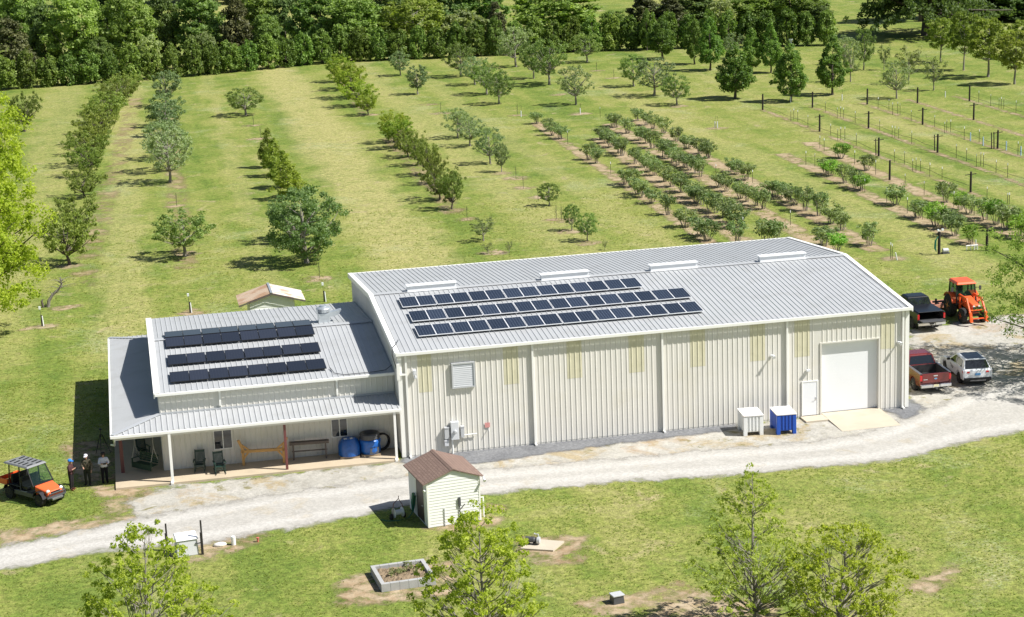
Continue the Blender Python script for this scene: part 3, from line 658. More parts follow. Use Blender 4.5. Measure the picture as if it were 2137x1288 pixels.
# concrete ramp and door step
r = MB(); r.hexa([(25.12, -3.25, -.05), (28.72, -3.22, -.05), (28.72, .16, -.05), (25.12, .16, -.05), (25.12, -3.25, .02), (28.72, -3.22, .02), (28.72, .16, .135), (25.12, .16, .135)])
tag(r.build('ramp', M['concrete']), 'pale concrete ramp sloping up to the white roller door', 'ramp')
r = MB(); r.box(23.72, -1.1, -.05, 25.10, -.06, .11)
tag(r.build('door_step', M['concrete']), 'small concrete step below the white side door of the warehouse', 'step')

# ---- lower wing with wrap-round porch
AX, AY, AYB = -13.34, 1.7, 19.3
AE, AS = 4.68, .0928
AR = 10.5
def za(y): return AE + AS * (min(y, 2 * AR - y) - 1.45)
ann = thing('porch_building', 'low cream metal wing with solar roof and a porch wrapped round it', 'building', (0, 0, 0))
w = MB(); rib_strip(w, AX, -.05, .12, 4.5, lambda u, v, h: (u, AY - h, v)); w.build('wall', M['wall'], ann)
w = MB(); rib_strip(w, AY, AYB, .12, lambda u: za(u) - .05, lambda u, v, h: (AX - h, u, v)); w.build('wall', M['wall'], ann)
w = MB(); rib_strip(w, AX, -.05, .12, 4.5, lambda u, v, h: (u, AYB + h, v)); w.build('wall', M['wall'], ann)
rf = MB()
rib_strip(rf, AX - .17, -.03, 1.48, AR, lambda u, v, h: (u, v, za(v) + h), w0=.075, w1=.04, h=.028)
rib_strip(rf, AX - .17, -.03, 2 * AR - 1.45, AR, lambda u, v, h: (u, v, za(v) + h), w0=.075, w1=.04, h=.028)
aroof = rf.build('roof', M['roof'], ann)
rc = MB(); zt = za(AR)
rc.add([(AX - .17, AR - .3, zt + .022), (-.03, AR - .3, zt + .022), (-.03, AR, zt + .052), (AX - .17, AR, zt + .052), (-.03, AR + .3, zt + .022), (AX - .17, AR + .3, zt + .022)], [(0, 1, 2, 3), (3, 2, 4, 5)])
rc.build('ridge_cap', M['roof'], aroof)
f = MB(); f.box(AX - .2, 1.36, AE - .15, -.04, 1.475, AE + .018); f.build('gutter', M['trim'], ann, bevel=.02)
f = MB()
for ya, yb in ((1.43, AR), (AR, 2 * AR - 1.43)):
    a, b = za(ya), za(yb)
    x0, x1, x2 = AX - .24, AX - .18, AX + .11
    f.hexa([(x0, ya, a - .26), (x1, ya, a - .26), (x1, yb, b - .26), (x0, yb, b - .26), (x0, ya, a + .06), (x1, ya, a + .06), (x1, yb, b + .06), (x0, yb, b + .06)])
    f.hexa([(x1, ya, a + .045), (x2, ya, a + .045), (x2, yb, b + .045), (x1, yb, b + .045), (x1, ya, a + .062), (x2, ya, a + .062), (x2, yb, b + .062), (x1, yb, b + .062)])
f.build('rake_trim', M['trim'], ann)
# porch roof: front, side and back slopes meeting at hips
ZP, ZW = 3.06, 3.42
YF, YB, XL = -.42, 21.9, -16.0
hx = (AX - XL)
pf = MB()
rib_strip(pf, XL, -.03, lambda u: (AY if u >= AX else YF + (u - XL) / hx * (AY - YF)), YF, lambda u, v, h: (u, v, ZP + (v - YF) * (ZW - ZP) / (AY - YF) + h), w0=.085, w1=.045, h=.04)
pr = pf.build('porch_roof', M['roof'], ann)
ps = MB()
def xin(u):
    if u < AY: return XL + (u - YF) / (AY - YF) * hx
    if u > AYB: return XL + (YB - u) / (YB - AYB) * hx
    return AX - .02
rib_strip(ps, YF, YB, xin, XL, lambda u, v, h: (v, u, ZP + (v - XL) * (ZW - ZP) / hx + h), pitch=.203, w0=.085, w1=.045, h=.04)
ps.build('porch_roof', M['roof'], ann)
pb = MB()
rib_strip(pb, XL, -.03, lambda u: (AYB if u >= AX else YB - (u - XL) / hx * (YB - AYB)), YB, lambda u, v, h: (u, v, ZP + (YB - v) * (ZW - ZP) / (YB - AYB) + h), w0=.085, w1=.045, h=.04)
pb.build('porch_roof', M['roof'], ann)
for ya_, yb_ in ((YF, AY), (YB, AYB)):
    hp = MB(); hp.beam((XL, ya_, ZP + .045), (AX, yb_, ZW + .045), .28, .03); hp.build('hip_cap', M['ridge'], ann)
fl = MB(); fl.box(AX, AY - .10, ZW + .0, -.05, AY - .045, ZW + .10); fl.build('flashing', M['ridge'], ann)
f = MB(); f.box(XL - .12, YF - .13, ZP - .15, -.02, YF - .005, ZP + .012)
f.build('gutter', M['trim'], ann, bevel=.015)
f = MB(); f.box(XL - .12, YF, ZP - .15, XL - .005, YB + .1, ZP + .012); f.build('gutter', M['trim'], ann, bevel=.015)
f = MB(); f.box(XL + .02, YF + .04, ZP - .30, -.08, YF + .14, ZP - .03); f.box(XL + .02, YF + .15, ZP - .30, XL + .12, YB - .1, ZP - .03)
f.build('porch_beam', M['wall'], ann)
for x, y, s, m in ((-12.95, -.46, .15, 'trim'), (-6.60, -.30, .14, 'brownpost'), (-.42, -.40, .14, 'trim'), (-15.62, 2.1, .2, 'brownpost'), (-15.62, 8.4, .2, 'brownpost'), (-15.62, 14.8, .2, 'brownpost'), (-15.62, 21, .2, 'brownpost')):
    p = MB(); p.cbox(x, y, (.12 + ZP - .16) / 2, s, s, ZP - .16 - .12)
    if m == 'trim': p.cbox(x - .03, y - .12, .1, .16, .26, .14)
    p.build('porch_post', M[m], ann, bevel=.01)
p = MB(); p.box(XL - .05, -.62, -.1, -.30, AY - .002, .12); p.box(XL - .05, AY, -.1, AX + .0, YB, .12)
p.build('porch_floor', M['slab'], ann)
for x in (-9.95, -3.34):
    downspout('downspout', ann, x, AY - .04, ZW + .1, AE - .1, M['trim'], False)
dsp = MB(); dsp.tube([(-15.9, -.42, 2.92), (-15.9, -.36, 2.72), (-15.92, .1, 2.35), (-16.1, .6, 2.25)], .06); dsp.build('downspout', M['zinc'], ann)
for x0, x1, z0, z1 in ((-10.48, -9.42, 1.06, 2.26), (-3.82, -2.86, 1.10, 2.28)):
    g = MB(); g.box(x0, AY - .085, z0, x0 + .05, AY - .02, z1); g.box(x1 - .05, AY - .085, z0, x1, AY - .02, z1); g.box(x0 + .05, AY - .085, z0, x1 - .05, AY - .02, z0 + .05); g.box(x0 + .05, AY - .085, z1 - .05, x1 - .05, AY - .02, z1)
    g.box((x0 + x1) / 2 - .025, AY - .088, z0 + .05, (x0 + x1) / 2 + .025, AY - .02, z1 - .05)
    wi = g.build('window', M['trim'], ann)
    g = MB(); g.box(x0 + .05, AY - .06, z0 + .05, (x0 + x1) / 2 - .025, AY - .03, z1 - .05); g.box((x0 + x1) / 2 + .025, AY - .06, z0 + .05, x1 - .05, AY - .03, z1 - .05)
    g.build('pane', M['glass'], wi)
# roof fan with elbow duct
b = MB(); fx, fy = -2.85, 11.9; fz = za(fy)
b.box(fx - .36, fy - .36, fz - .05, fx + .36, fy + .36, fz + .62)
fan = b.build('exhaust_fan', M['zinc'], aroof, bevel=.02)
b = MB(); b.lathe([(.30, .62), (.44, .66), (.46, .86), (.40, .92), (.24, .98), (.22, 1.04), (.05, 1.06)], 20, (fx, fy, fz)); b.build('fan_cowl', M['zinc'], fan, smooth=False)
b = MB(); b.hexa([(fx + .36, fy - .2, fz + .30), (fx + .9, fy - .2, fz + .42), (fx + .9, fy + .2, fz + .42), (fx + .36, fy + .2, fz + .30), (fx + .36, fy - .2, fz + .60), (fx + 1.1, fy - .2, fz + .74), (fx + 1.1, fy + .2, fz + .74), (fx + .36, fy + .2, fz + .60)])
b.build('duct', M['zinc'], fan)
c = MB(); c.tube([(-3.55, 2.9, za(2.9) + .1), (-3.4, 2.0, za(2.0) + .07), (-2.9, 1.62, za(1.62) + .07), (-1.2, 1.6, za(1.6) + .08), (-.5, 1.7, za(1.7) + .1), (-.12, 1.75, za(1.75) + .35)], .022, 6)
c.build('cable', M['dgrey'], ann)

# ---- solar panels
def make_panel(w_, l_, gl, fr):
    b = MB(); t = .045; e = .022
    b.box(-w_ / 2, -l_ / 2, 0, w_ / 2, -l_ / 2 + e, t); b.box(-w_ / 2, l_ / 2 - e, 0, w_ / 2, l_ / 2, t)
    b.box(-w_ / 2, -l_ / 2 + e, 0, -w_ / 2 + e, l_ / 2 - e, t); b.box(w_ / 2 - e, -l_ / 2 + e, 0, w_ / 2, l_ / 2 - e, t)
    f = b.mesh('frame', M[fr])
    b = MB(); b.box(-w_ / 2 + e, -l_ / 2 + e, .006, w_ / 2 - e, l_ / 2 - e, t - .004); gmesh = b.mesh('cell_glass', M[gl])
    out_ = [('frame', f), ('cell_glass', gmesh)]
    for y in (-l_ * .28, l_ * .28):
        b = MB(); b.box(-w_ / 2, y - .03, -.09, w_ / 2, y + .03, -.001); out_.append(('mounting_rail', b.mesh('mounting_rail', M['pvframe'])))
    return out_
def place_panel(parts, x, y, z, ax, label, group):
    t = thing('solar_panel', label, 'solar panel', (x, y, z), 0, group)
    t.rotation_euler = (ax, 0, 0)
    for n, me in parts:
        o = bpy.data.objects.new(n, me); COL.objects.link(o); o.parent = t
pm = make_panel(1.035, 1.80, 'pv_blue', 'pvframe')
for rn, (x0, yc, n) in enumerate(((1.42, 8.02, 14), (1.58, 5.36, 16), (1.52, 2.74, 16))):
    for i in range(n):
        x = x0 + (i // 2) * 2.125 + .52 + (i % 2) * 1.045
        place_panel(pm, x, yc, zr(yc) + .135, math.atan(SL), '%s panel from the porch side in the %s row on the warehouse roof' % (ordn(i), ('top', 'middle', 'bottom')[rn]), 'solar panels on the warehouse roof')
pa = make_panel(1.07, 1.62, 'pv_black', 'pvframe2')
for rn, (yc, lab) in enumerate(((9.38, 'top front'), (6.30, 'middle front'), (3.44, 'bottom front'), (11.12, 'back-slope'))):
    for i in range(8):
        x = -12.58 + (i // 2) * 2.22 + .54 + (i % 2) * 1.09
        place_panel(pa, x, yc, za(yc) + .14, math.atan(AS) if yc < AR else -math.atan(AS) + rad(2.6), '%s black panel from the side porch in the %s row of the wing roof' % (ordn(i), lab), 'black solar panels on the wing roof')
# ------------------------------------------------------------------ small buildings
def roof_uv(o, along, slope):
    me = o.data; uv = me.uv_layers.new(name='UVMap')
    for p in me.polygons:
        for li in p.loop_indices:
            v = me.vertices[me.loops[li].vertex_index].co
            uv.data[li].uv = (v[along], math.hypot(v[slope[0]], v[slope[1]] * 3.0))
# well house by the road: local x along its front, y into its depth
ws = thing('well_house', 'small white clapboard shed with brown shingle roof beside the gravel road', 'shed', (-.47, -11.85, 0), rad(7.5))
SW, SD, SH = 2.80, 3.35, 2.40
rs = .36
def lap(mb, x0, x1, z0, z1fn, y, sgn, axis):
    z = z0; st = .155
    while z < z1fn(None) - .001:
        zt = min(z + st, z1fn(None))
        for a0, a1 in ((x0, x1),):
            lo, hi = y + sgn * .022, y + sgn * .004
            if axis == 'x': mb.add([(a0, lo, z), (a1, lo, z), (a1, hi, zt), (a0, hi, zt), (a0, hi, z), (a1, hi, z)], [(0, 1, 2, 3), (4, 5, 1, 0)])
            else: mb.add([(lo, a0, z), (lo, a1, z), (hi, a1, zt), (hi, a0, zt), (hi, a0, z), (hi, a1, z)], [(0, 1, 2, 3), (4, 5, 1, 0)])
        z = zt
w = MB()
lap(w, 0, SW, .05, lambda _: SH, 0, -1, 'x'); lap(w, 0, SW, .05, lambda _: SH, SD, 1, 'x'); lap(w, 0, SD, .05, lambda _: SH, SW, 1, 'y')
lap(w, 1.95, SD, .05, lambda _: SH, 0, -1, 'y'); lap(w, 0, .55, .05, lambda _: SH, 0, -1, 'y'); lap(w, .55, 1.95, 2.12, lambda _: SH, 0, -1, 'y')
for yy, s in ((0, -1), (SD, 1)):          # gables
    z = SH
    while z < SH + SW / 2 * rs - .02:
        zt = min(z + .155, SH + SW / 2 * rs - .01); i0 = (z - SH) / rs; i1 = (zt - SH) / rs
        w.add([(i0, yy + s * .022, z), (SW - i0, yy + s * .022, z), (SW - i1, yy + s * .004, zt), (i1, yy + s * .004, zt)], [(0, 1, 2, 3)])
        z = zt
w.build('wall', M['vinyl'], ws)
w = MB(); w.box(-.03, -.03, .04, .06, .05, SH); w.box(SW - .06, -.03, .04, SW + .03, .05, SH); w.box(-.03, .52, .04, -.005, .58, 2.15); w.box(-.03, 1.92, .04, -.005, 1.98, 2.15); w.box(0, 0, -.05, SW, SD, .05)
w.build('corner_trim', M['trim'], ws)
d = MB(); d.box(-.02, .58, .08, .02, 1.92, 2.12); dd = d.build('door', M['door'], ws)
d = MB(); d.tube([(-.02, .68, 1.0), (-.09, .68, 1.0), (-.09, .76, 1.0)], .02); d.build('handle', M['chrome'], dd)
r = MB(); ov = .24
zr0 = SH - ov * rs + .03; zr1 = SH + SW / 2 * rs + .05
r.hexa([(-ov, -.12, zr0), (SW / 2, -.12, zr1), (SW / 2, SD + .12, zr1), (-ov, SD + .12, zr0), (-ov, -.12, zr0 + .05), (SW / 2, -.12, zr1 + .05), (SW / 2, SD + .12, zr1 + .05), (-ov, SD + .12, zr0 + .05)])
r.hexa([(SW / 2, -.12, zr1), (SW + ov, -.12, zr0), (SW + ov, SD + .12, zr0), (SW / 2, SD + .12, zr1), (SW / 2, -.12, zr1 + .05), (SW + ov, -.12, zr0 + .05), (SW + ov, SD + .12, zr0 + .05), (SW / 2, SD + .12, zr1 + .05)])
ro = r.build('roof', M['asphalt_shingle'], ws); roof_uv(ro, 1, (0, 2))
r = MB(); r.hexa([(SW / 2 - .15, -.125, zr1 + .05 - .15 * rs + .006), (SW / 2, -.125, zr1 + .056), (SW / 2, SD + .125, zr1 + .056), (SW / 2 - .15, SD + .125, zr1 + .05 - .15 * rs + .006),
              (SW / 2 - .15, -.125, zr1 + .066 - .15 * rs), (SW / 2, -.125, zr1 + .075), (SW / 2, SD + .125, zr1 + .075), (SW / 2 - .15, SD + .125, zr1 + .066 - .15 * rs)])
r.hexa([(SW / 2, -.125, zr1 + .056), (SW / 2 + .15, -.125, zr1 + .05 - .15 * rs + .006), (SW / 2 + .15, SD + .125, zr1 + .05 - .15 * rs + .006), (SW / 2, SD + .125, zr1 + .056),
       (SW / 2, -.125, zr1 + .075), (SW / 2 + .15, -.125, zr1 + .066 - .15 * rs), (SW / 2 + .15, SD + .125, zr1 + .066 - .15 * rs), (SW / 2, SD + .125, zr1 + .075)])
rr_ = r.build('ridge_cap', M['asphalt_shingle'], ro); roof_uv(rr_, 1, (0, 2))
e = MB(); e.tube([(SW + .2, -.15, 2.28), (SW + .2, -.3, 2.2)], [.05, .08], 10); e.cbox(SW + .2, -.12, 2.34, .1, .06, .12); e.build('flood_lamp', M['white'], ws)
e = MB(); e.tube([(-.05, .1, 2.05), (-.16, .02, 2.0)], [.05, .07], 10); e.build('flood_lamp', M['white'], ws)
e = MB(); e.box(1.62, -.10, .98, 1.74, -.022, 1.42); e.tube([(1.68, -.06, 0), (1.68, -.06, .98)], .025, 6); e.tube([(1.72, -.07, .8), (1.95, -.09, 1.05)], .025, 6); e.build('meter_pipe', M['dgrey'], ws)
e = MB(); e.tube([(.86, -.05, 0), (.86, -.05, .98)], .022, 6); e.build('conduit', M['grey'], ws)
e = MB(); e.tube([(SW + .03, .5, 1.08), (SW + .32, .45, 1.08), (SW + .32, .45, 0)], .035, 8); e.build('vent_pipe', M['white'], ws)
h = MB()
for i in range(5):
    yy = 2.05 + i * .06
    h.tube([(-.06, yy, 1.2), (-.16, yy - .05, 1.24), (-.22, yy, .7), (-.18, yy + .06, .25), (-.10, yy + .04, .6), (-.06, yy, 1.1)], .025, 6)
h.tube([(-.2, 2.1, .3), (-.5, 1.9, .04), (-1.1, 1.7, .03), (-1.7, 1.9, .03), (-1.9, 2.3, .03)], .02, 6)
tag(h.build('garden_hose', M['greenhose']), 'green garden hose hanging in loops beside the dark shed door', 'hose')
bpy.data.objects['garden_hose'].location = ws.location; bpy.data.objects['garden_hose'].rotation_euler = ws.rotation_euler
rl = thing('hose_reel', 'grey hose cart with an upright handle in the shadow of the white shed', 'hose cart', (-1.75, -9.95, 0), rad(15))
b = MB(); b.lathe([(.26, -.25), (.26, -.22), (.14, -.2), (.14, .2), (.26, .22), (.26, .25)], 16, (0, 0, .36), 'x'); b.build('drum', M['lgrey'], rl)
b = MB(); b.tube([(-.3, .1, .03), (-.3, 0, .36), (-.28, -.1, .9), (.0, -.14, 1.15)], .02, 6); b.tube([(.3, .1, .03), (.3, 0, .36), (.2, -.1, .8), (0, -.14, 1.15), (.0, -.16, 1.3)], .02, 6); b.build('handle', M['brownpost'], rl)
b = MB(); b.lathe([(.15, -.05), (.15, .05)], 14, (-.36, .08, .15), 'x'); b.lathe([(.15, -.05), (.15, .05)], 14, (.36, .08, .15), 'x'); b.build('wheel', M['rubber'], rl)

# old shed with rusty roof behind the wing
os_ = thing('tin_roof_shed', 'small pale clapboard shed under a rusty tin roof behind the low wing', 'shed', (-6.15, 32, 0))
w = MB(); OW, OD, OH = 3.2, 2.8, 2.32
lap(w, 0, OW, 0, lambda _: OH, 0, -1, 'x'); lap(w, 0, OW, 0, lambda _: OH, OD, 1, 'x'); lap(w, 0, OD, 0, lambda _: OH, OW, 1, 'y'); lap(w, 0, OD, 0, lambda _: OH, 0, -1, 'y')
ors = .30
for yy, s in ((0, -1), (OD, 1)):
    z = OH
    while z < OH + OW / 2 * ors - .02:
        zt = min(z + .155, OH + OW / 2 * ors - .01); i0 = (z - OH) / ors; i1 = (zt - OH) / ors
        w.add([(i0, yy + s * .022, z), (OW - i0, yy + s * .022, z), (OW - i1, yy + s * .004, zt), (i1, yy + s * .004, zt)], [(0, 1, 2, 3)])
        z = zt
w.build('wall', M['greyvinyl'], os_)
d = MB(); d.box(.45, -.05, .05, 1.35, -.023, 1.62); d.build('door', M['lgrey'], os_)
d = MB(); d.box(.35, -.06, .05, .45, -.02, 1.72); d.box(1.35, -.06, .05, 1.45, -.02, 1.72); d.box(.45, -.06, 1.62, 1.35, -.02, 1.72); d.build('door_frame', M['greyvinyl'], os_)
for s, m in ((-1, 'rust2'), (1, 'rust')):
    r = MB()
    def fn(u, v, h, s=s): return (OW / 2 + s * v, u, OH + OW / 2 * ors + .10 - v * ors + h)
    rib_strip(r, -.25, OD + .25, 0, OW / 2 + .78, fn, pitch=.22, w0=.12, w1=.05, h=.03)
    r.build('roof', M[m], os_)
r = MB(); r.beam((OW / 2, -.26, OH + OW / 2 * ors + .12), (OW / 2, OD + .26, OH + OW / 2 * ors + .12), .16, .05); r.build('ridge_cap', M['zinc'], os_)
r = MB()
for s in (-1, 1): r.beam((OW / 2, -.27, OH + OW / 2 * ors + .02), (OW / 2 + s * (OW / 2 + .78), -.27, OH + OW / 2 * ors + .02 - (OW / 2 + .78) * ors), .03, .1)
r.build('barge_board', M['oldwood'], os_)

# ------------------------------------------------------------------ bins by the wall
def bin_(name, label, x, y, rz, mt):
    t = thing(name, label, 'bin', (x, y, 0), rz)
    b = MB(); W2, D2 = .58, .78
    b.box(-W2 + .05, -D2 + .05, .22, W2 - .05, D2 - .05, 1.16)
    for sx in (-1, 1):
        for sy in (-1, 1):
            xa, xb = sorted((sx * W2, sx * (W2 - .22))); ya, yb = sorted((sy * D2, sy * (D2 - .24)))
            b.box(xa, ya, 0, xb, yb, 1.14)
    for xx in (-.2, .0, .2) if True else ():
        for sy in (-1, 1):
            ya, yb = sorted((sy * D2, sy * (D2 - .06))); b.box(xx - .05, ya, .26, xx + .05, yb, 1.15)
    for yy in (-.34, -.1, .14, .38):
        for sx in (-1, 1):
            xa, xb = sorted((sx * W2, sx * (W2 - .06))); b.box(xa, yy - .06, .26, xb, yy + .06, 1.15)
    b.build('tub', M[mt], t, bevel=.02)
    b = MB(); b.box(-W2 - .02, -D2 - .02, 1.17, W2 + .02, D2 + .02, 1.24); b.box(-W2 + .12, -D2 + .14, 1.24, W2 - .12, D2 - .14, 1.265); b.build('lid', M['binlid'], t, bevel=.015)
bin_('storage_bin', 'all-white insulated bin with a white lid standing by the warehouse wall', 20.12, -1.62, rad(-5), 'whitebin')
bin_('storage_bin', 'blue insulated bin with a white lid standing by the warehouse wall', 21.98, -1.98, rad(-4), 'bluebin')

# ------------------------------------------------------------------ porch furniture
FZ = .122
def rocker(x, y, rz, label):
    t = thing('rocking_chair', label, 'rocking chair', (x, y, FZ), rz, 'dark green rocking chairs on the porch')
    b = MB()
    for i in range(6): b.box(-.27, -.26 + i * .09, .40 - i * .006, .27, -.18 + i * .09, .425 - i * .006)
    b.build('seat', M['dkgreen'], t)
    b = MB()
    for s in (-1, 1): b.beam((s * .26, .24, .10), (s * .26, .46, 1.14), .05)
    for i in range(7):
        x0 = -.20 + i * .066; b.beam((x0, .26, .42), (x0, .435, 1.02), .045, .015)
    b.beam((-.26, .44, 1.06), (.26, .44, 1.06), .025, .12); b.beam((-.26, .28, .44), (.26, .28, .44), .025, .07)
    b.build('backrest', M['dkgreen'], t)
    for s in (-1, 1):
        b = MB(); b.box(s * .30 - .05, -.32, .62, s * .30 + .05, .34, .645); b.build('armrest', M['dkgreen'], t)
        b = MB(); b.beam((s * .27, -.24, .08), (s * .27, -.24, .62), .045); b.build('leg', M['dkgreen'], t)
        b = MB(); b.tube([(s * .27, -.50, .08), (s * .27, -.3, .035), (s * .27, 0, .022), (s * .27, .3, .035), (s * .27, .62, .10)], .022, 6); b.build('rocker', M['dkgreen'], t)
    b = MB(); b.beam((-.27, -.24, .25), (.27, -.24, .25), .03); b.beam((-.27, -.24, .35), (.27, -.24, .35), .03); b.build('stretcher', M['dkgreen'], t)
rocker(-11.38, .95, rad(-8), 'dark green rocking chair set back near the wall beside the white post')
rocker(-10.30, .32, rad(6), 'dark green rocking chair near the porch edge in front of the window')
rocker(-14.4, 4.6, rad(20), 'dark green rocking chair behind the porch swing on the side porch')
sw = thing('porch_swing', 'green slatted porch swing hanging on pale ropes at the porch corner', 'swing', (-14.35, 1.9, FZ + .4), rad(-48))
b = MB()
for i in range(5): b.box(-.75, -.28 + i * .115, .02, .75, -.19 + i * .115, .045)
b.build('seat', M['swing'], sw)
b = MB()
for i in range(4): b.box(-.75, .27 + i * .02, .10 + i * .13, .75, .29 + i * .02, .205 + i * .13)
b.box(-.78, -.33, -.18, .78, -.29, .14)
b.build('backrest', M['swing'], sw)
for s in (-1, 1):
    b = MB(); b.box(s * .75 - .04, -.32, .30, s * .75 + .04, .30, .33); b.box(s * .75 - .03, -.31, 0, s * .75 + .03, -.25, .30); b.build('armrest', M['swing'], sw)
    b = MB(); b.tube([(s * .76, -.28, .3), (s * .76, 0, 1.1), (s * .76, 0, 2.35)], .016, 6); b.tube([(s * .76, .28, .3), (s * .76, 0, 1.1)], .016, 6); b.build('rope', M['rope'], sw)
fr = thing('timber_frame', 'new yellow pine trestle frame with braced ends standing on the porch', 'frame', (-7.78, 1.05, FZ), rad(-7))
b = MB()
for s in (-1, 1):
    b2 = MB()
    b2.beam((s * 1.14, 0, 0), (s * 1.14, 0, .92), .15); b2.beam((s * 1.10, 0, .85), (s * 1.36, 0, 1.50), .14)
    b2.beam((s * 1.14, -.06, .38), (s * .80, -.06, .80), .09); b2.beam((s * 1.28, .0, 1.28), (s * .78, .0, .88), .09)
    b2.build('end_frame', M['pine'], fr)
b.beam((-1.25, 0, .82), (1.25, 0, .82), .15); b.build('beam', M['pine'], fr)
tb = thing('work_bench', 'long weathered grey wooden bench standing against the porch wall', 'bench', (-5.15, 1.28, FZ), rad(-5))
b = MB(); b.box(-1.12, -.16, .95, 1.12, .16, 1.03); b.box(-1.12, -.18, .88, 1.12, -.161, 1.03); b.build('top', M['oldwood'], tb)
for s in (-1, 1):
    b = MB(); b.beam((s * .92, -.14, 0), (s * .92, -.1, .95), .09); b.beam((s * .92, .16, 0), (s * .92, .12, .95), .09); b.beam((s * .92, -.14, .42), (s * .92, .14, .42), .07); b.build('leg', M['oldwood'], tb)
b = MB(); b.beam((-1.0, 0, .47), (1.0, 0, .47), .10, .05); b.build('stretcher', M['oldwood'], tb)
def pallet(x, y, rz, label):
    t = thing('pallet', label, 'pallet', (x, y, FZ), rz)
    b = MB()
    for i in range(6): b.box(-.55, -.5 + i * .178, .10, .55, -.4 + i * .178, .12)
    b.build('deck', M['pallet'], t)
    b = MB()
    for yy in (-.5, -.05, .4): b.box(-.55, yy, 0, .55, yy + .1, .099)
    b.build('runner', M['pallet'], t)
pallet(-2.92, .95, rad(-4), 'wooden pallet under the blue pipe coil')
pallet(-1.72, .98, rad(-3), 'wooden pallet under the blue-wrapped drum with the open black top')
t = thing('pipe_coil', 'squat coil of bright blue plastic pipe on a pallet on the porch', 'pipe coil', (-2.92, .95, FZ + .125))
b = MB(); prof = []
for i in range(14):
    z = i * .068; r0 = .62 * math.sqrt(max(0.08, 1 - max(0, (z - .45) / .55) ** 2 * .8)); prof += [(r0 - .02, z), (r0 + .015, z + .034)]
prof += [(.28, .96), (.22, .94)]
b.lathe(prof, 28); b.build('coil', M['bluewrap'], t, smooth=True)
b = MB(); b.box(-.3, -.2, .93, -.12, .0, .985); b.box(.05, -.2, .93, .2, -.02, .98); b.build('label_tag', M['white'], t)
t = thing('wrapped_drum', 'tall drum of black pipe half wrapped in torn blue plastic on a pallet', 'pipe coil', (-1.72, .98, FZ + .125))
b = MB(); b.lathe([(.56, 0), (.60, .2), (.58, .5), (.63, .72), (.58, .82)], 24); b.build('wrap', M['bluewrap'], t, smooth=True)
b = MB(); b.lathe([(.55, .80), (.59, .9), (.55, 1.0), (.59, 1.08), (.54, 1.16), (.40, 1.15), (.36, .95), (.02, .94)], 24); b.build('coil', M['dgrey'], t, smooth=True)
b = MB(); b.add([(-.1, -.625, .05), (.42, -.47, .05), (.46, -.44, .40), (.2, -.60, .46), (-.06, -.62, .38)], [(0, 1, 2, 3, 4)]); b.build('torn_patch', M['dgrey'], t)
t = thing('black_coil', 'black coil of pipe leaning on the wall behind the blue-wrapped drum', 'pipe coil', (-1.0, 1.38, FZ + .55), rad(20))
b = MB()
for k in range(4): b.tube([(.47 * math.cos(a) , k * .05 - .1, .47 * math.sin(a)) for a in np.linspace(0, 2 * PI, 25)], .05, 6, False)
b.build('coil', M['black'], t)
tp = thing('tripod', 'dark camera tripod standing in the shade beside the porch', 'tripod', (-16.75, 6.2, 0))
for i, a in enumerate((20, 140, 260)):
    b = MB(); b.tube([(.06 * math.cos(rad(a)), .06 * math.sin(rad(a)), 1.25), (.5 * math.cos(rad(a)), .5 * math.sin(rad(a)), .01)], [.03, .018], 6); b.build('leg', M['black'], tp)
b = MB(); b.tube([(0, 0, 1.1), (0, 0, 1.5)], .025, 6); b.cbox(0, 0, 1.55, .14, .1, .1); b.build('head', M['black'], tp)

# ------------------------------------------------------------------ things on the front lawn
t = thing('tank_box', 'white fibreglass box between two dark posts beside the gravel road', 'box', (-12.68, -11.7, 0), rad(7))
b = MB(); b.hexa([(-.55, -.42, 0), (.55, -.42, 0), (.55, .42, 0), (-.55, .42, 0), (-.5, -.38, .82), (.5, -.38, .82), (.5, .38, .92), (-.5, .38, .92)]); b.build('body', M['lgrey'], t, bevel=.03)
b = MB(); b.hexa([(-.56, -.44, .83), (.56, -.44, .83), (.56, .44, .93), (-.56, .44, .93), (-.53, -.4, .90), (.53, -.4, .90), (.53, .4, 1.02), (-.53, .4, 1.02)]); b.build('lid', M['white'], t, bevel=.03)
for x, y, h, lab in ((-13.62, -11.0, 1.42, 'dark wooden post beside the white box, the shorter of two'), (-11.92, -12.07, 1.78, 'tall dark wooden post with a short hose arm beside the white box')):
    t = thing('wooden_post', lab, 'post', (x, y, 0), 0, 'posts by the white box')
    b = MB(); b.cbox(0, 0, h * .32, .13, .13, h * .64); b.build('sleeve', M['treatwood'], t)
    b = MB(); b.cbox(.02, .02, h * .5 + .3, .085, .085, h - .6); b.build('shaft', M['treatwood'], t)
    if h > 1.6:
        b = MB(); b.tube([(-.04, 0, .62), (-.26, 0, .6), (-.3, 0, .64)], .03, 6); b.build('arm', M['dgrey'], t)
b = MB(); b.tube([(-10.32, -11.18, 0), (-10.32, -11.18, .42)], .115, 14); b.tube([(-10.32, -11.18, .42), (-10.32, -11.18, .45)], .10, 14)
tag(b.build('pipe_stub', M['vinyl']), 'white capped pipe standing up from the soil by the gravel road', 'pipe')
b = MB(); b.tube([(-9.1, -11.15, 0), (-9.1, -11.15, .2)], .05, 10); b.tube([(-9.1, -11.15, .2), (-9.1, -11.15, .24)], .08, 10)
tag(b.build('pipe_stub', M['redpipe']), 'small red valve pipe standing in the soil by the gravel road', 'pipe')
b = MB(); b.lathe([(.30, 0), (.36, .06), (.28, .14), (.05, .18)], 12); o = tag(b.build('sandbag', M['sack'], None, smooth=True), 'flat white sandbag on the soil beside the capped white pipe', 'sandbag'); o.location = (-11.0, -11.1, 0); o.scale = (1, .6, 1)
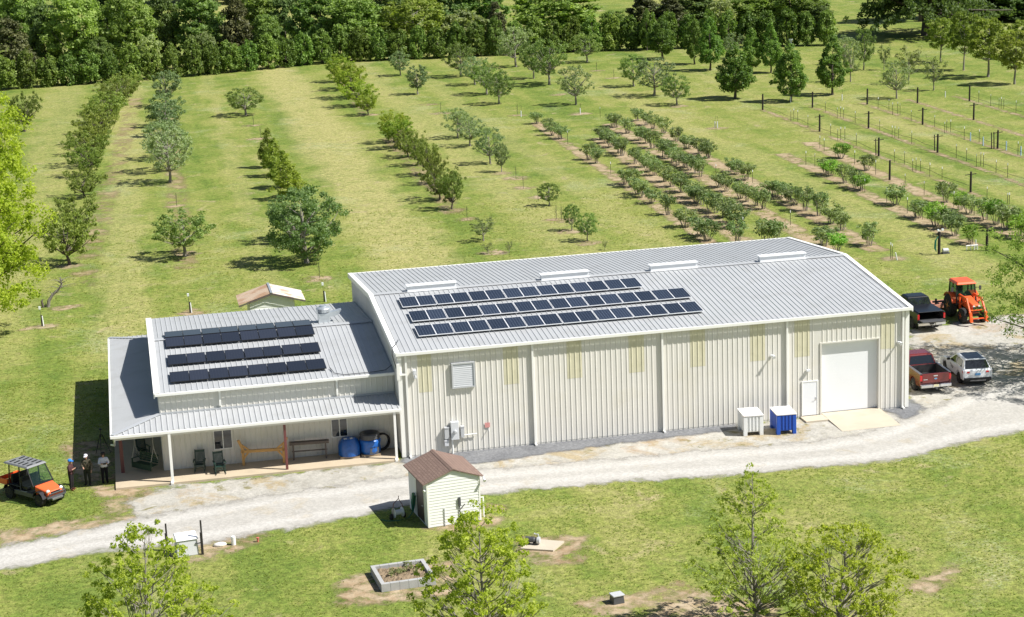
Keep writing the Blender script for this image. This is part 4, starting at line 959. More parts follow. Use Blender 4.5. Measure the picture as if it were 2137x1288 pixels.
bd = thing('raised_bed', 'grey concrete-block raised bed of dark soil on the front lawn', 'raised bed', (-2.78, -18.35, 0), rad(4))
b = MB(); W2, D2 = 1.32, 1.28
for i in range(6):
    x0 = -W2 + i * (2 * W2 / 6); e = .004
    for y0, y1 in ((-D2, -D2 + .2), (D2 - .2, D2)): b.box(x0 + e, y0, 0, x0 + 2 * W2 / 6 - e, y1, .40)
for i in range(5):
    y0 = -D2 + .2 + i * (2 * D2 - .4) / 5
    for x0, x1 in ((-W2, -W2 + .2), (W2 - .2, W2)): b.box(x0, y0 + .004, 0, x1, y0 + (2 * D2 - .4) / 5 - .004, .40)
b.build('block_wall', M['block'], bd, bevel=.008)
nx = 24; b = MB(); vs = []
for j in range(nx + 1):
    for i in range(nx + 1):
        vs.append((-W2 + .19 + i * (2 * W2 - .38) / nx, -D2 + .19 + j * (2 * D2 - .38) / nx, .20 + .12 * random.random() * (1 if 0 < i < nx and 0 < j < nx else 0)))
b.add(vs, [(j * (nx + 1) + i, j * (nx + 1) + i + 1, (j + 1) * (nx + 1) + i + 1, (j + 1) * (nx + 1) + i) for j in range(nx) for i in range(nx)]); b.build('soil', M['soil'], bd)
ps_ = MB(); ps_.hexa([(3.38, -16.25, -.02), (4.86, -17.0, -.02), (5.66, -15.95, -.02), (4.2, -15.1, -.02), (3.38, -16.25, .09), (4.86, -17.0, .09), (5.66, -15.95, .09), (4.2, -15.1, .09)])
tag(ps_.build('concrete_pad', M['concrete']), 'pale square concrete pad with a pump on it in the front lawn', 'pad')
pu = thing('water_pump', 'small dark well pump bolted to the pale concrete pad', 'pump', (4.02, -15.85, .092), rad(-25))
b = MB(); b.lathe([(.05, -.3), (.15, -.28), (.15, .15), (.11, .2), (.11, .3)], 14, (0, 0, .24), 'x'); b.build('motor', M['dgrey'], pu)
b = MB(); b.lathe([(.05, -.02), (.17, 0), (.17, .14), (.05, .16)], 14, (.3, 0, .22), 'x'); b.tube([(.36, 0, .3), (.36, 0, .52), (.15, 0, .56)], .04, 8); b.build('volute', M['grey'], pu)
b = MB(); b.box(-.25, -.14, 0, -.1, .14, .12); b.box(.1, -.14, 0, .25, .14, .12); b.tube([(-.45, -.1, 0), (-.45, -.1, .5)], .03, 6); b.build('foot', M['black'], pu)
bx = thing('utility_box', 'small grey utility box with a lid standing on bare soil in the lawn', 'box', (6.22, -24.1, 0), rad(10))
b = MB(); b.hexa([(-.28, -.25, 0), (.28, -.25, 0), (.28, .25, 0), (-.28, .25, 0), (-.25, -.22, .36), (.25, -.22, .36), (.25, .22, .36), (-.25, .22, .36)]); b.build('body', M['dgrey'], bx, bevel=.02)
b = MB(); b.box(-.29, -.26, .36, .29, .26, .43); b.build('lid', M['grey'], bx, bevel=.02)

# ------------------------------------------------------------------ stakes, posts and guards
def post_like(name, mb_parts): return [(n, mb.mesh(n, M[m])) for n, mb, m in mb_parts]
def put(parts, name, label, cat, loc, rz=0, group=None, sc=1.0):
    t = thing(name, label, cat, loc, rz, group); t.scale = (sc, sc, sc)
    for n, me in parts:
        o = bpy.data.objects.new(n, me); COL.objects.link(o); o.parent = t
    return t
b = MB(); b.box(-.022, -.008, 0, .022, .008, 1.25); b.box(-.007, -.03, 0, .007, .008, 1.25)
c = MB(); c.box(-.028, -.036, 1.16, .028, .014, 1.36)
TP = post_like('stake', (('shaft', b, 'tpost'), ('cap', c, 'white')))
rowx = [34.3, 38.0, 42.3, 45.9, 54.0, 58.7] + VX
rown = ['first berry row', 'second berry row', 'third berry row', 'fourth berry row', 'fifth berry row', 'sixth berry row', 'first vine row', 'second vine row', 'third vine row', 'fourth vine row', 'fifth vine row']
byrow = {}
for x, y in TPOSTS:
    r = min(range(len(rowx)), key=lambda i: abs(rowx[i] - x - (0 if i > 5 else .004 * (y - 80))))
    byrow.setdefault(r, []).append((x, y))
for r, L_ in byrow.items():
    L_.sort(key=lambda p: p[1])
    for i, (x, y) in enumerate(L_):
        put(TP, 'metal_stake', 'white-capped green steel stake, %s from the building in the %s' % (ordn(i), rown[r]), 'stake', (x, y, 0), random.uniform(-.4, .4), 'steel stakes in the berry and vine rows', random.uniform(.92, 1.08))
b = MB(); b.tube([(0, 0, -.1), (.02, 0, 1.95)], [.11, .095], 9)
c = MB(); c.beam((-.55, 0, 1.66), (.55, 0, 1.74), .06)
WPX = post_like('p', (('shaft', b, 'treatwood'), ('cross_arm', c, 'treatwood'))); WPN = WPX[:1]
b = MB(); b.tube([(0, 0, -.1), (-.05, 0, 1.75)], [.06, .05], 7); BR = post_like('p', (('shaft', b, 'treatwood'),))
for i, (x, y) in enumerate(WOODPOSTS):
    r = min(range(len(rowx)), key=lambda k: abs(rowx[k] - x))
    far = sorted([q[1] for q in WOODPOSTS if abs(q[0] - x) < 1.5]).index(y)
    put(WPX if i >= 5 and i != 12 else WPN, 'vine_post', 'dark wooden end post, %s from the building in the %s' % (ordn(far), rown[r]), 'post', (x, y, 0), 0, 'dark posts of the vine rows')
for i, (x, y) in enumerate(BRACES):
    put(BR, 'brace_post', 'thin dark brace post beside the wooden end post, %s counted from the berry rows' % ORD[i], 'post', (x, y, 0), 0, 'thin brace posts of the vine rows')
for r, (xa, ya, yb) in enumerate(((62.8, 121, 62), (69.0, 120, 62), (75.6, 120, 64), (88.0, 117, 70))):
    h = MB(); pts = []
    n = 40
    for i in range(n + 1):
        y = ya + (yb - ya) * i / n; pts.append((xa + .05 * math.sin(y), y, .62 - .12 * abs(math.sin(y * .35))))
    h.tube(pts, .016, 5)
    tag(h.build('drip_line', M['black']), 'black irrigation pipe strung along the %s' % rown[6 + (r if r < 3 else 4)], 'pipe', 'irrigation pipes of the vine rows')
b = MB(); b.tube([(0, 0, 0), (0, 0, .75)], .055, 10); TB = post_like('t', (('tube', b, 'tube'),)); b = MB(); b.tube([(0, 0, 0), (0, 0, .95)], .065, 10); TBB = post_like('t', (('tube', b, 'bluetube'),))
s_ = MB(); s_.tube([(.06, 0, 0), (.06, 0, 1.35)], .014, 5); STK = post_like('t', (('stake', s_, 'tpost'),))
for i, (x, y) in enumerate(TUBES):
    blue = 3 <= i <= 6
    put((TBB if blue else TB) + STK, 'tree_guard', ('pale blue guard tube in the third vine row, %s from the far end' % ORD[i - 3]) if blue else 'white guard tube on a young orchard tree, %s counted outward from the warehouse' % ORD[sorted([q for k, q in enumerate(TUBES) if not 3 <= k <= 6], key=lambda q: q[1]).index((x, y))], 'tree guard', (x, y, 0), 0, 'guard tubes on young trees')
s_ = MB(); s_.tube([(0, 0, 0), (0, 0, 1.3)], .022, 5); tw = MB()
for k in range(7):
    a = k * 2.4; tw.tube([(.03, 0, .3 + k * .1), (.03 + .18 * math.cos(a), .18 * math.sin(a), .5 + k * .12)], [.008, .004], 4)
SP = post_like('t', (('shaft', s_, 'tpost'), ('twig', tw, 'bark')))
sx = sorted(STAKES)
for i, (x, y) in enumerate(sx):
    put(SP, 'sapling_stake', 'thin stake with a bare sapling in the orchard grass, %s from the peach rows' % ORD[i], 'stake', (x, y, 0), random.uniform(0, 3), 'thin stakes in the orchard grass')
# guarded posts with a white cap on a rod behind the low wing
for x, y, lab in ((-10.16, 40.0, 'white-guarded marker post behind the low wing, between the tin-roofed shed and the peach rows'), (-21.05, 39.7, 'white-guarded marker post beside the dead leaning tree'), (-.02, 39.9, 'thin white-capped marker post between the tin-roofed shed and the warehouse')):
    t = thing('marker_post', lab, 'post', (x, y, 0), 0, 'white-capped marker posts')
    b = MB(); b.cbox(0, 0, .42, .11, .11, .84); b.build('shaft', M['treatwood'], t)
    b = MB(); b.tube([(.1, -.03, 0), (.06, -.03, .78)], .05, 8); b.build('guard_tube', M['tube'], t)
    b = MB(); b.tube([(-.03, 0, .8), (-.06, 0, 1.32)], .014, 5); b.build('rod', M['tpost'], t)
    b = MB(); b.cbox(-.06, 0, 1.40, .15, .15, .2); b.build('cap', M['tube'], t)
# water point at the end of the last berry row
for x, y, lab in ((49.35, 38.35, 'stout dark post carrying a green hose at the water point'), (53.4, 38.2, 'stout dark post at the tractor end of the water point without a hose')):
    t = thing('water_post', lab, 'post', (x, y, 0))
    b = MB(); b.tube([(0, 0, -.1), (0, 0, 1.85)], [.12, .105], 10); b.build('shaft', M['treatwood'], t)
    if x < 50:
        b = MB(); b.cbox(-.1, 0, 1.98, .14, .14, .14); b.cbox(.32, .1, 1.98, .16, .14, .14); b.beam((-.1, 0, 1.9), (.34, .1, 1.9), .03); b.build('sensor_head', M['white'], t)
h = MB()
for k in range(3): h.tube([(49.2, 38.2, 1.5), (49.0 - k * .05, 38.15, 1.2), (48.95 - k * .06, 38.1, .6), (49.0, 38.1, .3)], .03, 6)
tag(h.build('garden_hose', M['greenhose']), 'green hose hanging on the stout dark post by the berry rows', 'hose')
pv = thing('pipe_manifold', 'low white plastic pipe manifold on legs beneath a berry bush', 'pipe', (52.4, 38.85, 0))
b = MB(); b.tube([(-.5, 0, .38), (.5, 0, .38)], .05, 8); b.build('pipe', M['white'], pv)
for x in (-.45, -.1, .2, .48):
    b = MB(); b.tube([(x, 0, 0), (x, 0, .38)], .035, 8); b.build('leg', M['white'], pv)
b = MB(); b.tube([(53.4 - .5, 39.2, 0), (53.4 - .5, 39.2, .75)], .04, 8); tag(b.build('pipe_stub', M['white']), 'single white upright pipe between the manifold and the dark post', 'pipe')
pp = thing('pump_unit', 'small grey pump on the ground between the hose post and the manifold', 'pump', (49.95, 38.45, 0))
b = MB(); b.lathe([(.06, -.26), (.18, -.24), (.18, .2), (.1, .26)], 12, (0, 0, .26), 'x'); b.build('motor', M['grey'], pp)
b = MB(); b.box(-.3, -.2, 0, .3, .2, .09); b.build('foot', M['dgrey'], pp)
b = MB(); b.tube([(45.45, 37.6, 0), (45.3, 37.55, .62)], .055, 8); tag(b.build('tree_guard', M['tube']), 'white guard tube leaning beside a young tree behind the warehouse corner', 'tree guard')
# utility pedestal under the far cedar
t = thing('far_pedestal', 'white-topped grey pedestal standing on the far lawn before the dark tree', 'pedestal', (88.9, 184.5, 0))
b = MB(); b.tube([(0, 0, 0), (0, 0, 1.0)], .28, 12); b.build('shaft', M['grey'], t)
b = MB(); b.cbox(0, 0, 1.12, .7, .5, .24); b.build('cap', M['white'], t)
# ------------------------------------------------------------------ vehicles (local +Y is forward, origin on the ground under the rear axle)
def wheel(parent, x, y, r, w, rim, name='wheel', rr=.62, side=1):
    b = MB(); b.lathe([(r * rr, -w / 2), (r * .93, -w / 2), (r, -w / 2 + .04), (r, w / 2 - .04), (r * .93, w / 2), (r * rr, w / 2)], 24, (x, y, r), 'x')
    o = b.build(name, M['rubber'], parent)
    s = 1 if x > 0 else -1
    b = MB(); b.lathe([(r * rr * .98, s * (w / 2 - .06)), (r * rr * .98, s * (w / 2 - .012)), (r * .5, s * (w / 2 - .012)), (r * .45, s * (w / 2 - .05)), (r * .16, s * (w / 2 - .04)), (r * .14, s * (w / 2 + .005))], 18, (x, y, r), 'x')
    for k in range(6):
        a = k * PI / 3
        b.beam((x + s * (w / 2 - .02), y + r * .12 * math.cos(a), r + r * .12 * math.sin(a)), (x + s * (w / 2 - .02), y + r * .52 * math.cos(a), r + r * .52 * math.sin(a)), .05, .03)
    b.build('rim', M[rim], o)
    return o

def arch(cy, r, z0, n=9):
    """points of a wheel arch from the rear foot to the front foot (rear to front)"""
    out = []
    a0 = math.asin(min(1, max(-1, (z0 - .42) / r)))
    for i in range(n):
        a = PI - a0 - (PI - 2 * a0) * i / (n - 1)
        out.append((cy + r * math.cos(a), .42 + r * math.sin(a)))
    return out

def quadp(b, p, d=.004):
    """a thin pane standing proud of the surface it lies on"""
    P_ = [Vector(q) for q in p]; n = (P_[1] - P_[0]).cross(P_[2] - P_[0]).normalized()
    c = sum(P_, Vector()) / len(P_)
    if n.dot(c - Vector((0, c.y if abs(n.y) < .5 else 1.8, 1.0))) < 0: n = -n
    b.add([q + n * d for q in P_], [tuple(range(len(P_)))])

def pickup(name, label, loc, rz, paint, rim, covered, gate_down, badge, plate):
    t = thing(name, label, 'pickup truck', loc, rz)
    FA = 3.55
    out = [(-1.12, .55), (-1.15, .9), (-1.15, 1.30), (.98, 1.34), (1.0, 1.30), (3.0, 1.24), (3.2, 1.22), (4.25, 1.10), (4.45, .98), (4.5, .62), (4.42, .45)]
    low = list(reversed(arch(FA, .46, .46))) + list(reversed(arch(0, .46, .46)))
    poly = out + low
    b = MB()
    for s in (-1, 1):
        xa, xb = sorted((s * .99, s * .90)); b.prism(poly, xa, xb, 'x')
    b.box(-.90, -1.08, .60, .90, .98, .78)                      # bed floor
    b.box(-.90, .90, .60, .90, 1.0, 1.33)                       # bulkhead
    b.box(-.90, 1.0, .40, .90, 3.0, 1.22)                       # cab lower
    b.hexa([(-.90, 3.0, .5), (.90, 3.0, .5), (.86, 4.46, .5), (-.86, 4.46, .5), (-.90, 3.0, 1.24), (.90, 3.0, 1.24), (.84, 4.36, 1.10), (-.84, 4.36, 1.10)])
    # greenhouse
    b.hexa([(-.93, .98, 1.28), (.93, .98, 1.28), (.93, 3.05, 1.24), (-.93, 3.05, 1.24), (-.76, 1.22, 1.86), (.76, 1.22, 1.86), (.74, 2.36, 1.86), (-.74, 2.36, 1.86)])
    b.hexa([(-.76, 1.22, 1.86), (.76, 1.22, 1.86), (.74, 2.36, 1.86), (-.74, 2.36, 1.86), (-.66, 1.32, 1.92), (.66, 1.32, 1.92), (.64, 2.26, 1.92), (-.64, 2.26, 1.92)])
    b.build('body', M[paint], t, bevel=.035)
    b = MB()
    lerp = lambda p, q, u: tuple(p[i] + (q[i] - p[i]) * u for i in range(3))
    A, B, C_, D_ = (-.93, .98, 1.28), (.93, .98, 1.28), (.76, 1.22, 1.86), (-.76, 1.22, 1.86)
    quadp(b, [(-.82, .995, 1.33), (.82, .995, 1.33), (.68, 1.20, 1.80), (-.68, 1.20, 1.80)], .012)
    quadp(b, [(.82, 3.02, 1.29), (-.82, 3.02, 1.29), (-.67, 2.40, 1.80), (.67, 2.40, 1.80)], .012)
    for s in (-1, 1):
        quadp(b, [(s * .918, 1.12, 1.32), (s * .918, 1.86, 1.32), (s * .772, 1.86, 1.80), (s * .775, 1.30, 1.80)], .014)
        quadp(b, [(s * .918, 1.94, 1.32), (s * .918, 2.90, 1.30), (s * .772, 2.36, 1.80), (s * .772, 1.94, 1.80)], .014)
    b.build('window', M['cglass'], t)
    b = MB(); b.box(-.88, -1.07, .781, .88, .89, .80)
    for s in (-1, 1):
        xa, xb = sorted((s * .899, s * .86)); b.box(xa, -1.07, .80, xb, .89, 1.30)
    b.box(-.86, .86, .80, .86, .899, 1.30); b.build('bed_liner', M['bedliner'], t)
    if not covered:
        b = MB()
        for s in (-1, 1):
            xa, xb = sorted((s * 1.0, s * .86)); b.hexa([(xa, -1.16, 1.312), (xb, -1.16, 1.312), (xb, .95, 1.35), (xa, .95, 1.35), (xa, -1.16, 1.335), (xb, -1.16, 1.335), (xb, .95, 1.372), (xa, .95, 1.372)])
        b.build('bed_rail', M['alloy'], t)
        b = MB(); b.cbox(-.45, -.6, .87, .12, .12, .12); b.build('yellow_strap', M['pine'], t)
    g = MB()
    if gate_down: g.box(-.84, -1.72, .76, .84, -1.13, .83)
    else: g.box(-.86, -1.17, .74, .86, -1.09, 1.31)
    gt = g.build('tailgate', M['dgrey'] if gate_down else M[paint], t, bevel=.02)
    if not gate_down:
        g = MB(); g.cbox(0, -1.175, 1.16, .26, .02, .07); g.build('handle', M['chrome'], gt)
    if badge:
        g = MB(); g.lathe([(.10, 0), (.10, -.012), (.02, -.016)], 18, (0, 0, 0), 'y'); o = g.build('badge', M['chrome'], gt); o.location = (0, -1.172, .98); o.scale = (1, 1, .5)
        g = MB(); g.lathe([(.085, 0), (.085, -.008)], 18, (0, 0, 0), 'y'); o2 = g.build('badge', M['blueplate'], gt); o2.location = (0, -1.186, .98); o2.scale = (1, 1, .45)
        g = MB(); g.box(-.78, -1.178, .93, -.52, -1.171, .97); g.build('lettering', M['chrome'], gt)
    if covered:
        c = MB(); c.hexa([(-.92, -1.10, 1.335), (.92, -1.10, 1.335), (.92, .95, 1.365), (-.92, .95, 1.365), (-.9, -1.08, 1.375), (.9, -1.08, 1.375), (.9, .93, 1.40), (-.9, .93, 1.40)])
        c.build('bed_cover', M['dgrey'] if False else M['blacktruck'], t, bevel=.01)
    for s in (-1, 1):
        xa, xb = sorted((s * .86, s * 1.0)); b = MB(); b.box(xa, -1.178, .86, xb, -1.10, 1.22); b.build('tail_light', M['redlamp'], t, bevel=.02)
        b = MB(); xa, xb = sorted((s * .60, s * .86)); b.box(xa, 4.38, .78, xb, 4.48, 1.0); b.build('headlight', M['lamp'], t, bevel=.02)
        b = MB(); b.beam((s * .93, 2.75, 1.32), (s * 1.08, 2.72, 1.36), .05); b.cbox(s * 1.14, 2.72, 1.42, .18, .12, .24); b.build('mirror', M['black'] if paint != 'redtruck' else M[paint], t, bevel=.02)
        wheel(t, s * .86, 0, .40, .27, rim); wheel(t, s * .86, FA, .40, .27, rim)
    b = MB(); b.box(-.98, -1.32, .46, -.25, -1.14, .66); b.box(.25, -1.32, .46, .98, -1.14, .66); b.box(-.25, -1.28, .44, .25, -1.14, .62); b.build('bumper', M['chrome'], t, bevel=.03)
    b = MB(); b.box(-.94, 4.44, .44, .94, 4.62, .66); b.build('bumper', M['chrome'], t, bevel=.03)
    b = MB(); b.box(-.16, -1.30, .50, .16, -1.29, .64); b.build('number_plate', M[plate], t)
    b = MB(); b.box(-.05, -1.42, .36, .05, -1.2, .43); b.build('tow_hitch', M['dgrey'], t)
    b = MB(); b.box(-.85, -1.0, .30, .85, 4.2, .42); b.box(-.85, -.5, .42, .85, .5, .6); b.box(-.85, 3.0, .42, .85, 4.1, .6); b.build('chassis', M['black'], t)
    return t
pickup('pickup_truck', 'maroon pickup truck with an open empty bed parked beside the warehouse corner', (33.20, 3.25, 0), rad(-1), 'redtruck', 'alloy', False, False, True, 'yplate')
pickup('pickup_truck', 'black pickup truck with a covered bed and its tailgate down next to the tractor', (39.02, 17.25, 0), rad(-1), 'blacktruck', 'darkrim', True, True, False, 'dgrey')

# ---- white crossover
su = thing('parked_car', 'white crossover car with a black glass roof parked beside the maroon truck', 'car', (36.36, 3.72, 0), rad(-6))
out = [(-.88, .42), (-.95, .62), (-.93, .98), (-.86, 1.10), (1.0, 1.06), (2.15, 1.02), (2.9, .96), (3.45, .84), (3.62, .66), (3.60, .36)]
poly = out + list(reversed(arch(2.70, .40, .40))) + list(reversed(arch(0, .40, .40)))
b = MB()
for s in (-1, 1):
    xa, xb = sorted((s * .92, s * .84)); b.prism(poly, xa, xb, 'x')
b.hexa([(-.84, -.86, .40), (.84, -.86, .40), (.84, 2.2, .40), (-.84, 2.2, .40), (-.84, -.86, 1.08), (.84, -.86, 1.08), (.84, 2.2, 1.0), (-.84, 2.2, 1.0)])
b.hexa([(-.84, -.94, .55), (.84, -.94, .55), (.84, -.86, .42), (-.84, -.86, .42), (-.82, -.93, 1.0), (.82, -.93, 1.0), (.84, -.86, 1.09), (-.84, -.86, 1.09)])
b.hexa([(-.84, 2.2, .42), (.84, 2.2, .42), (.74, 3.58, .38), (-.74, 3.58, .38), (-.84, 2.2, 1.015), (.84, 2.2, 1.015), (.72, 3.42, .83), (-.72, 3.42, .83)])
b.hexa([(-.86, -.84, 1.08), (.86, -.84, 1.08), (.86, 2.2, 1.01), (-.86, 2.2, 1.01), (-.68, -.42, 1.58), (.68, -.42, 1.58), (.67, 1.15, 1.60), (-.67, 1.15, 1.60)])
b.hexa([(-.68, -.52, 1.575), (.68, -.52, 1.575), (.67, 1.12, 1.60), (-.67, 1.12, 1.60), (-.62, -.50, 1.625), (.62, -.50, 1.625), (.60, 1.02, 1.65), (-.60, 1.02, 1.65)])
b.build('body', M['whitecar'], su, bevel=.045, seg=3)
b = MB()
quadp(b, [(-.76, -.835, 1.12), (.76, -.835, 1.12), (.64, -.47, 1.54), (-.64, -.47, 1.54)], .02)
quadp(b, [(.76, 2.10, 1.06), (-.76, 2.10, 1.06), (-.62, 1.22, 1.56), (.62, 1.22, 1.56)], .02)
for s in (-1, 1):
    quadp(b, [(s * .845, -.35, 1.12), (s * .845, .62, 1.11), (s * .70, .58, 1.53), (s * .715, -.22, 1.50)], .018)
    quadp(b, [(s * .845, .70, 1.11), (s * .848, 1.80, 1.07), (s * .70, 1.10, 1.54), (s * .70, .66, 1.54)], .018)
b.build('window', M['cglass'], su)
b = MB(); b.hexa([(-.56, -.36, 1.631), (.56, -.36, 1.631), (.54, .98, 1.652), (-.54, .98, 1.652), (-.55, -.35, 1.64), (.55, -.35, 1.64), (.53, .97, 1.661), (-.53, .97, 1.661)]); b.build('glass_roof', M['cglass'], su)
for s in (-1, 1):
    b = MB(); xa, xb = sorted((s * .52, s * .93)); b.hexa([(xa, -.965, .86), (xb, -.90, .86), (xb, -.80, .86), (xa, -.90, .86), (xa, -.955, .96), (xb, -.89, 1.0), (xb, -.79, 1.0), (xa, -.90, .96)] if s > 0 else [(xa, -.90, .86), (xb, -.965, .86), (xb, -.90, .86), (xa, -.80, .86), (xa, -.89, 1.0), (xb, -.955, .96), (xb, -.90, .96), (xa, -.79, 1.0)]); b.build('tail_light', M['redlamp'], su)
    b = MB(); xa, xb = sorted((s * .5, s * .80)); b.box(xa, 3.36, .68, xb, 3.56, .80); b.build('headlight', M['lamp'], su, bevel=.02)
    b = MB(); b.cbox(s * 1.0, 1.72, 1.12, .2, .12, .14); b.build('mirror', M['black'], su, bevel=.03)
    wheel(su, s * .80, 0, .36, .23, 'darkrim'); wheel(su, s * .80, 2.70, .36, .23, 'darkrim')
b = MB(); b.box(-.86, -1.0, .36, .86, -.90, .56); b.build('bumper', M['black'], su, bevel=.03)
b = MB(); b.box(-.5, -1.015, .36, .5, -.995, .42); b.build('skid_plate', M['alloy'], su)
b = MB(); b.box(-.17, -.965, .70, .17, -.945, .84); b.build('number_plate', M['blueplate'], su)
b = MB(); b.lathe([(.06, 0), (.06, -.01)], 14, (0, 0, 0), 'y'); o = b.build('badge', M['chrome'], su); o.location = (0, -.95, .99); o.scale = (1, 1, .5)
b = MB()
for k, (y0, y1, z0) in enumerate(((1.55, 1.62, .86), (1.40, 1.50, .84), (1.26, 1.34, .82), (1.10, 1.20, .80), (.96, 1.04, .78), (1.30, 1.46, .72), (1.06, 1.22, .70))): b.box(-.926, y0, z0 - .03, -.921, y1, z0 + .05)
b.build('door_lettering', M['black'], su)
b = MB(); b.box(-.80, -.8, .24, .80, 3.3, .40); b.box(-.8, -.45, .40, .8, .45, .55); b.box(-.8, 2.2, .40, .8, 3.1, .55); b.build('chassis', M['black'], su)

# ---- tractor
tr = thing('tractor', 'orange cab tractor with front loader arms parked on the grass edge', 'tractor', (42.75, 19.55, 0), rad(177))
b = MB(); b.hexa([(-.34, .95, .95), (.34, .95, .95), (.30, 2.85, .80), (-.30, 2.85, .80), (-.34, .95, 1.62), (.34, .95, 1.62), (.26, 2.72, 1.38), (-.26, 2.72, 1.38)]); b.build('hood', M['orangehood'], tr, bevel=.06, seg=3)
b = MB(); b.box(-.26, .2, .55, .26, 2.7, .95); b.box(-.45, -.55, .55, .45, .7, 1.0); b.box(-.66, 2.06, .42, .66, 2.24, .6); b.box(-.75, -.14, .6, .75, .14, .9); b.build('chassis', M['black'], tr)
b = MB(); b.box(-.26, 2.853, .86, .26, 2.86, 1.26); b.build('grille', M['black'], tr)
b = MB()
for s in (-1, 1):
    for (y0, z0, y1, z1) in ((-.62, 1.05, -.50, 2.42), (.05, 1.0, .1, 2.42), (.98, 1.0, .72, 2.42)): b.beam((s * .72, y0, z0), (s * .66, y1, z1), .075)
    b.beam((s * .72, -.62, 1.08), (s * .72, .98, 1.02), .06)
b.beam((-.70, -.6, 1.1), (.70, -.6, 1.1), .07); b.beam((-.7, .98, 1.3), (.7, .98, 1.3), .07)
b.box(-.72, -.6, .95, .72, .96, 1.04)
b.build('cab_frame', M['black'], tr)
b = MB()
b.add([(-.68, .96, 1.32), (.68, .96, 1.32), (.63, .73, 2.40), (-.63, .73, 2.40)], [(0, 1, 2, 3)])
b.add([(-.68, -.60, 1.12), (.68, -.60, 1.12), (.63, -.49, 2.40), (-.63, -.49, 2.40)], [(0, 1, 2, 3)])
for s in (-1, 1):
    b.add([(s * .715, -.58, 1.12), (s * .715, .04, 1.06), (s * .66, .08, 2.40), (s * .66, -.48, 2.40)], [(0, 1, 2, 3)]); b.add([(s * .715, .08, 1.06), (s * .715, .95, 1.06), (s * .66, .70, 2.40), (s * .66, .12, 2.40)], [(0, 1, 2, 3)])
def clear_glass():
    m = bpy.data.materials.new('cab_glass'); t, N, L = nt(m)
    b_ = N['Principled BSDF']; b_.inputs['Base Color'].default_value = (.02, .05, .045, 1); b_.inputs['Roughness'].default_value = .04
    tr_ = N.new('ShaderNodeBsdfTransparent'); tr_.inputs['Color'].default_value = (.55, .72, .66, 1)
    mx = N.new('ShaderNodeMixShader'); mx.inputs[0].default_value = .3
    L.new(tr_.outputs[0], mx.inputs[1]); L.new(b_.outputs[0], mx.inputs[2]); L.new(mx.outputs[0], N['Material Output'].inputs['Surface'])
    return m
M['cabglass'] = clear_glass()
b.build('window', M['cabglass'], tr)
b = MB(); b.box(-.28, -.4, 1.04, .28, .1, 1.5); b.box(-.26, -.46, 1.5, .26, -.36, 2.05); b.build('seat', M['black'], tr, bevel=.05)
b = MB(); b.tube([(0, .62, 1.1), (0, .45, 1.55)], .03, 6); b.tube([(.19 * math.cos(a), .42 + .05 * math.sin(a), 1.57 + .16 * math.sin(a)) for a in np.linspace(0, 2 * PI, 15)], .018, 5, False); b.build('steering_wheel', M['black'], tr)
b = MB(); b.hexa([(-.74, -.72, 2.42), (.74, -.72, 2.42), (.74, .98, 2.42), (-.74, .98, 2.42), (-.62, -.62, 2.60), (.62, -.62, 2.60), (.62, .80, 2.60), (-.62, .80, 2.60)]); b.build('cab_roof', M['orange'], tr, bevel=.05)
for s in (-1, 1):
    b = MB(); pts = []
    for i in range(9):
        a = rad(20 + i * 16); pts.append((.92 * math.cos(a), .80 + .92 * math.sin(a)))
    for i in range(8):
        (y0, z0), (y1, z1) = pts[i], pts[i + 1]
        x0, x1 = sorted((s * .52, s * 1.02)); b.hexa([(x0, y0, z0), (x1, y0, z0), (x1, y1, z1), (x0, y1, z1), (x0, y0 * 1.05, z0 + .04), (x1, y0 * 1.05, z0 + .04), (x1, y1 * 1.05, z1 + .04), (x0, y1 * 1.05, z1 + .04)])
    b.build('fender', M['orange'], tr)
    wheel(tr, s * .80, 0, .80, .46, 'orange', rr=.60); wheel(tr, s * .74, 2.15, .53, .34, 'orange', rr=.60)
    b = MB(); b.beam((s * .50, 1.05, .7), (s * .50, .95, 1.75), .14, .16); b.beam((s * .52, .95, 1.72), (s * .54, 2.35, 1.72), .10, .17); b.beam((s * .54, 2.3, 1.76), (s * .56, 3.25, .62), .10, .18); b.beam((s * .50, 1.05, 1.0), (s * .53, 2.1, 1.52), .07)
    b.build('loader_arm', M['orange'], tr, bevel=.015)
    b = MB(); b.hexa([(s * .56 - .10, 3.18, .36), (s * .56 + .10, 3.18, .36), (s * .56 + .10, 3.42, .32), (s * .56 - .10, 3.42, .32), (s * .56 - .08, 3.0, .98), (s * .56 + .08, 3.0, .98), (s * .56 + .08, 3.22, .92), (s * .56 - .08, 3.22, .92)]); b.build('attach_plate', M['orange'], tr)
    b = MB(); b.tube([(s * .70, .72, 2.1), (s * .98, .85, 2.15)], .018, 5); b.cbox(s * 1.02, .86, 2.1, .15, .06, .3); b.build('mirror', M['dgrey'], tr)
    b = MB(); b.cbox(s * .19, 2.80, 1.27, .14, .1, .1); b.build('headlight', M['lamp'], tr)
b = MB(); b.tube([(-.56, 3.22, .52), (.56, 3.22, .52)], .05, 8); b.tube([(-.55, 2.85, 1.02), (.55, 2.85, 1.02)], .055, 8); b.build('loader_crossbar', M['orange'], tr)
mw = thing('mower_deck', 'rusty red mower deck with a black frame hitched behind the orange tractor', 'mower', (42.6, 21.9, 0), rad(177))
b = MB(); b.hexa([(-1.2, -.8, .18), (1.2, -.8, .18), (1.2, .7, .18), (-1.2, .7, .18), (-1.15, -.75, .42), (1.15, -.75, .42), (1.15, .65, .42), (-1.15, .65, .42)]); b.build('deck', M['rustpart'], mw, bevel=.03)
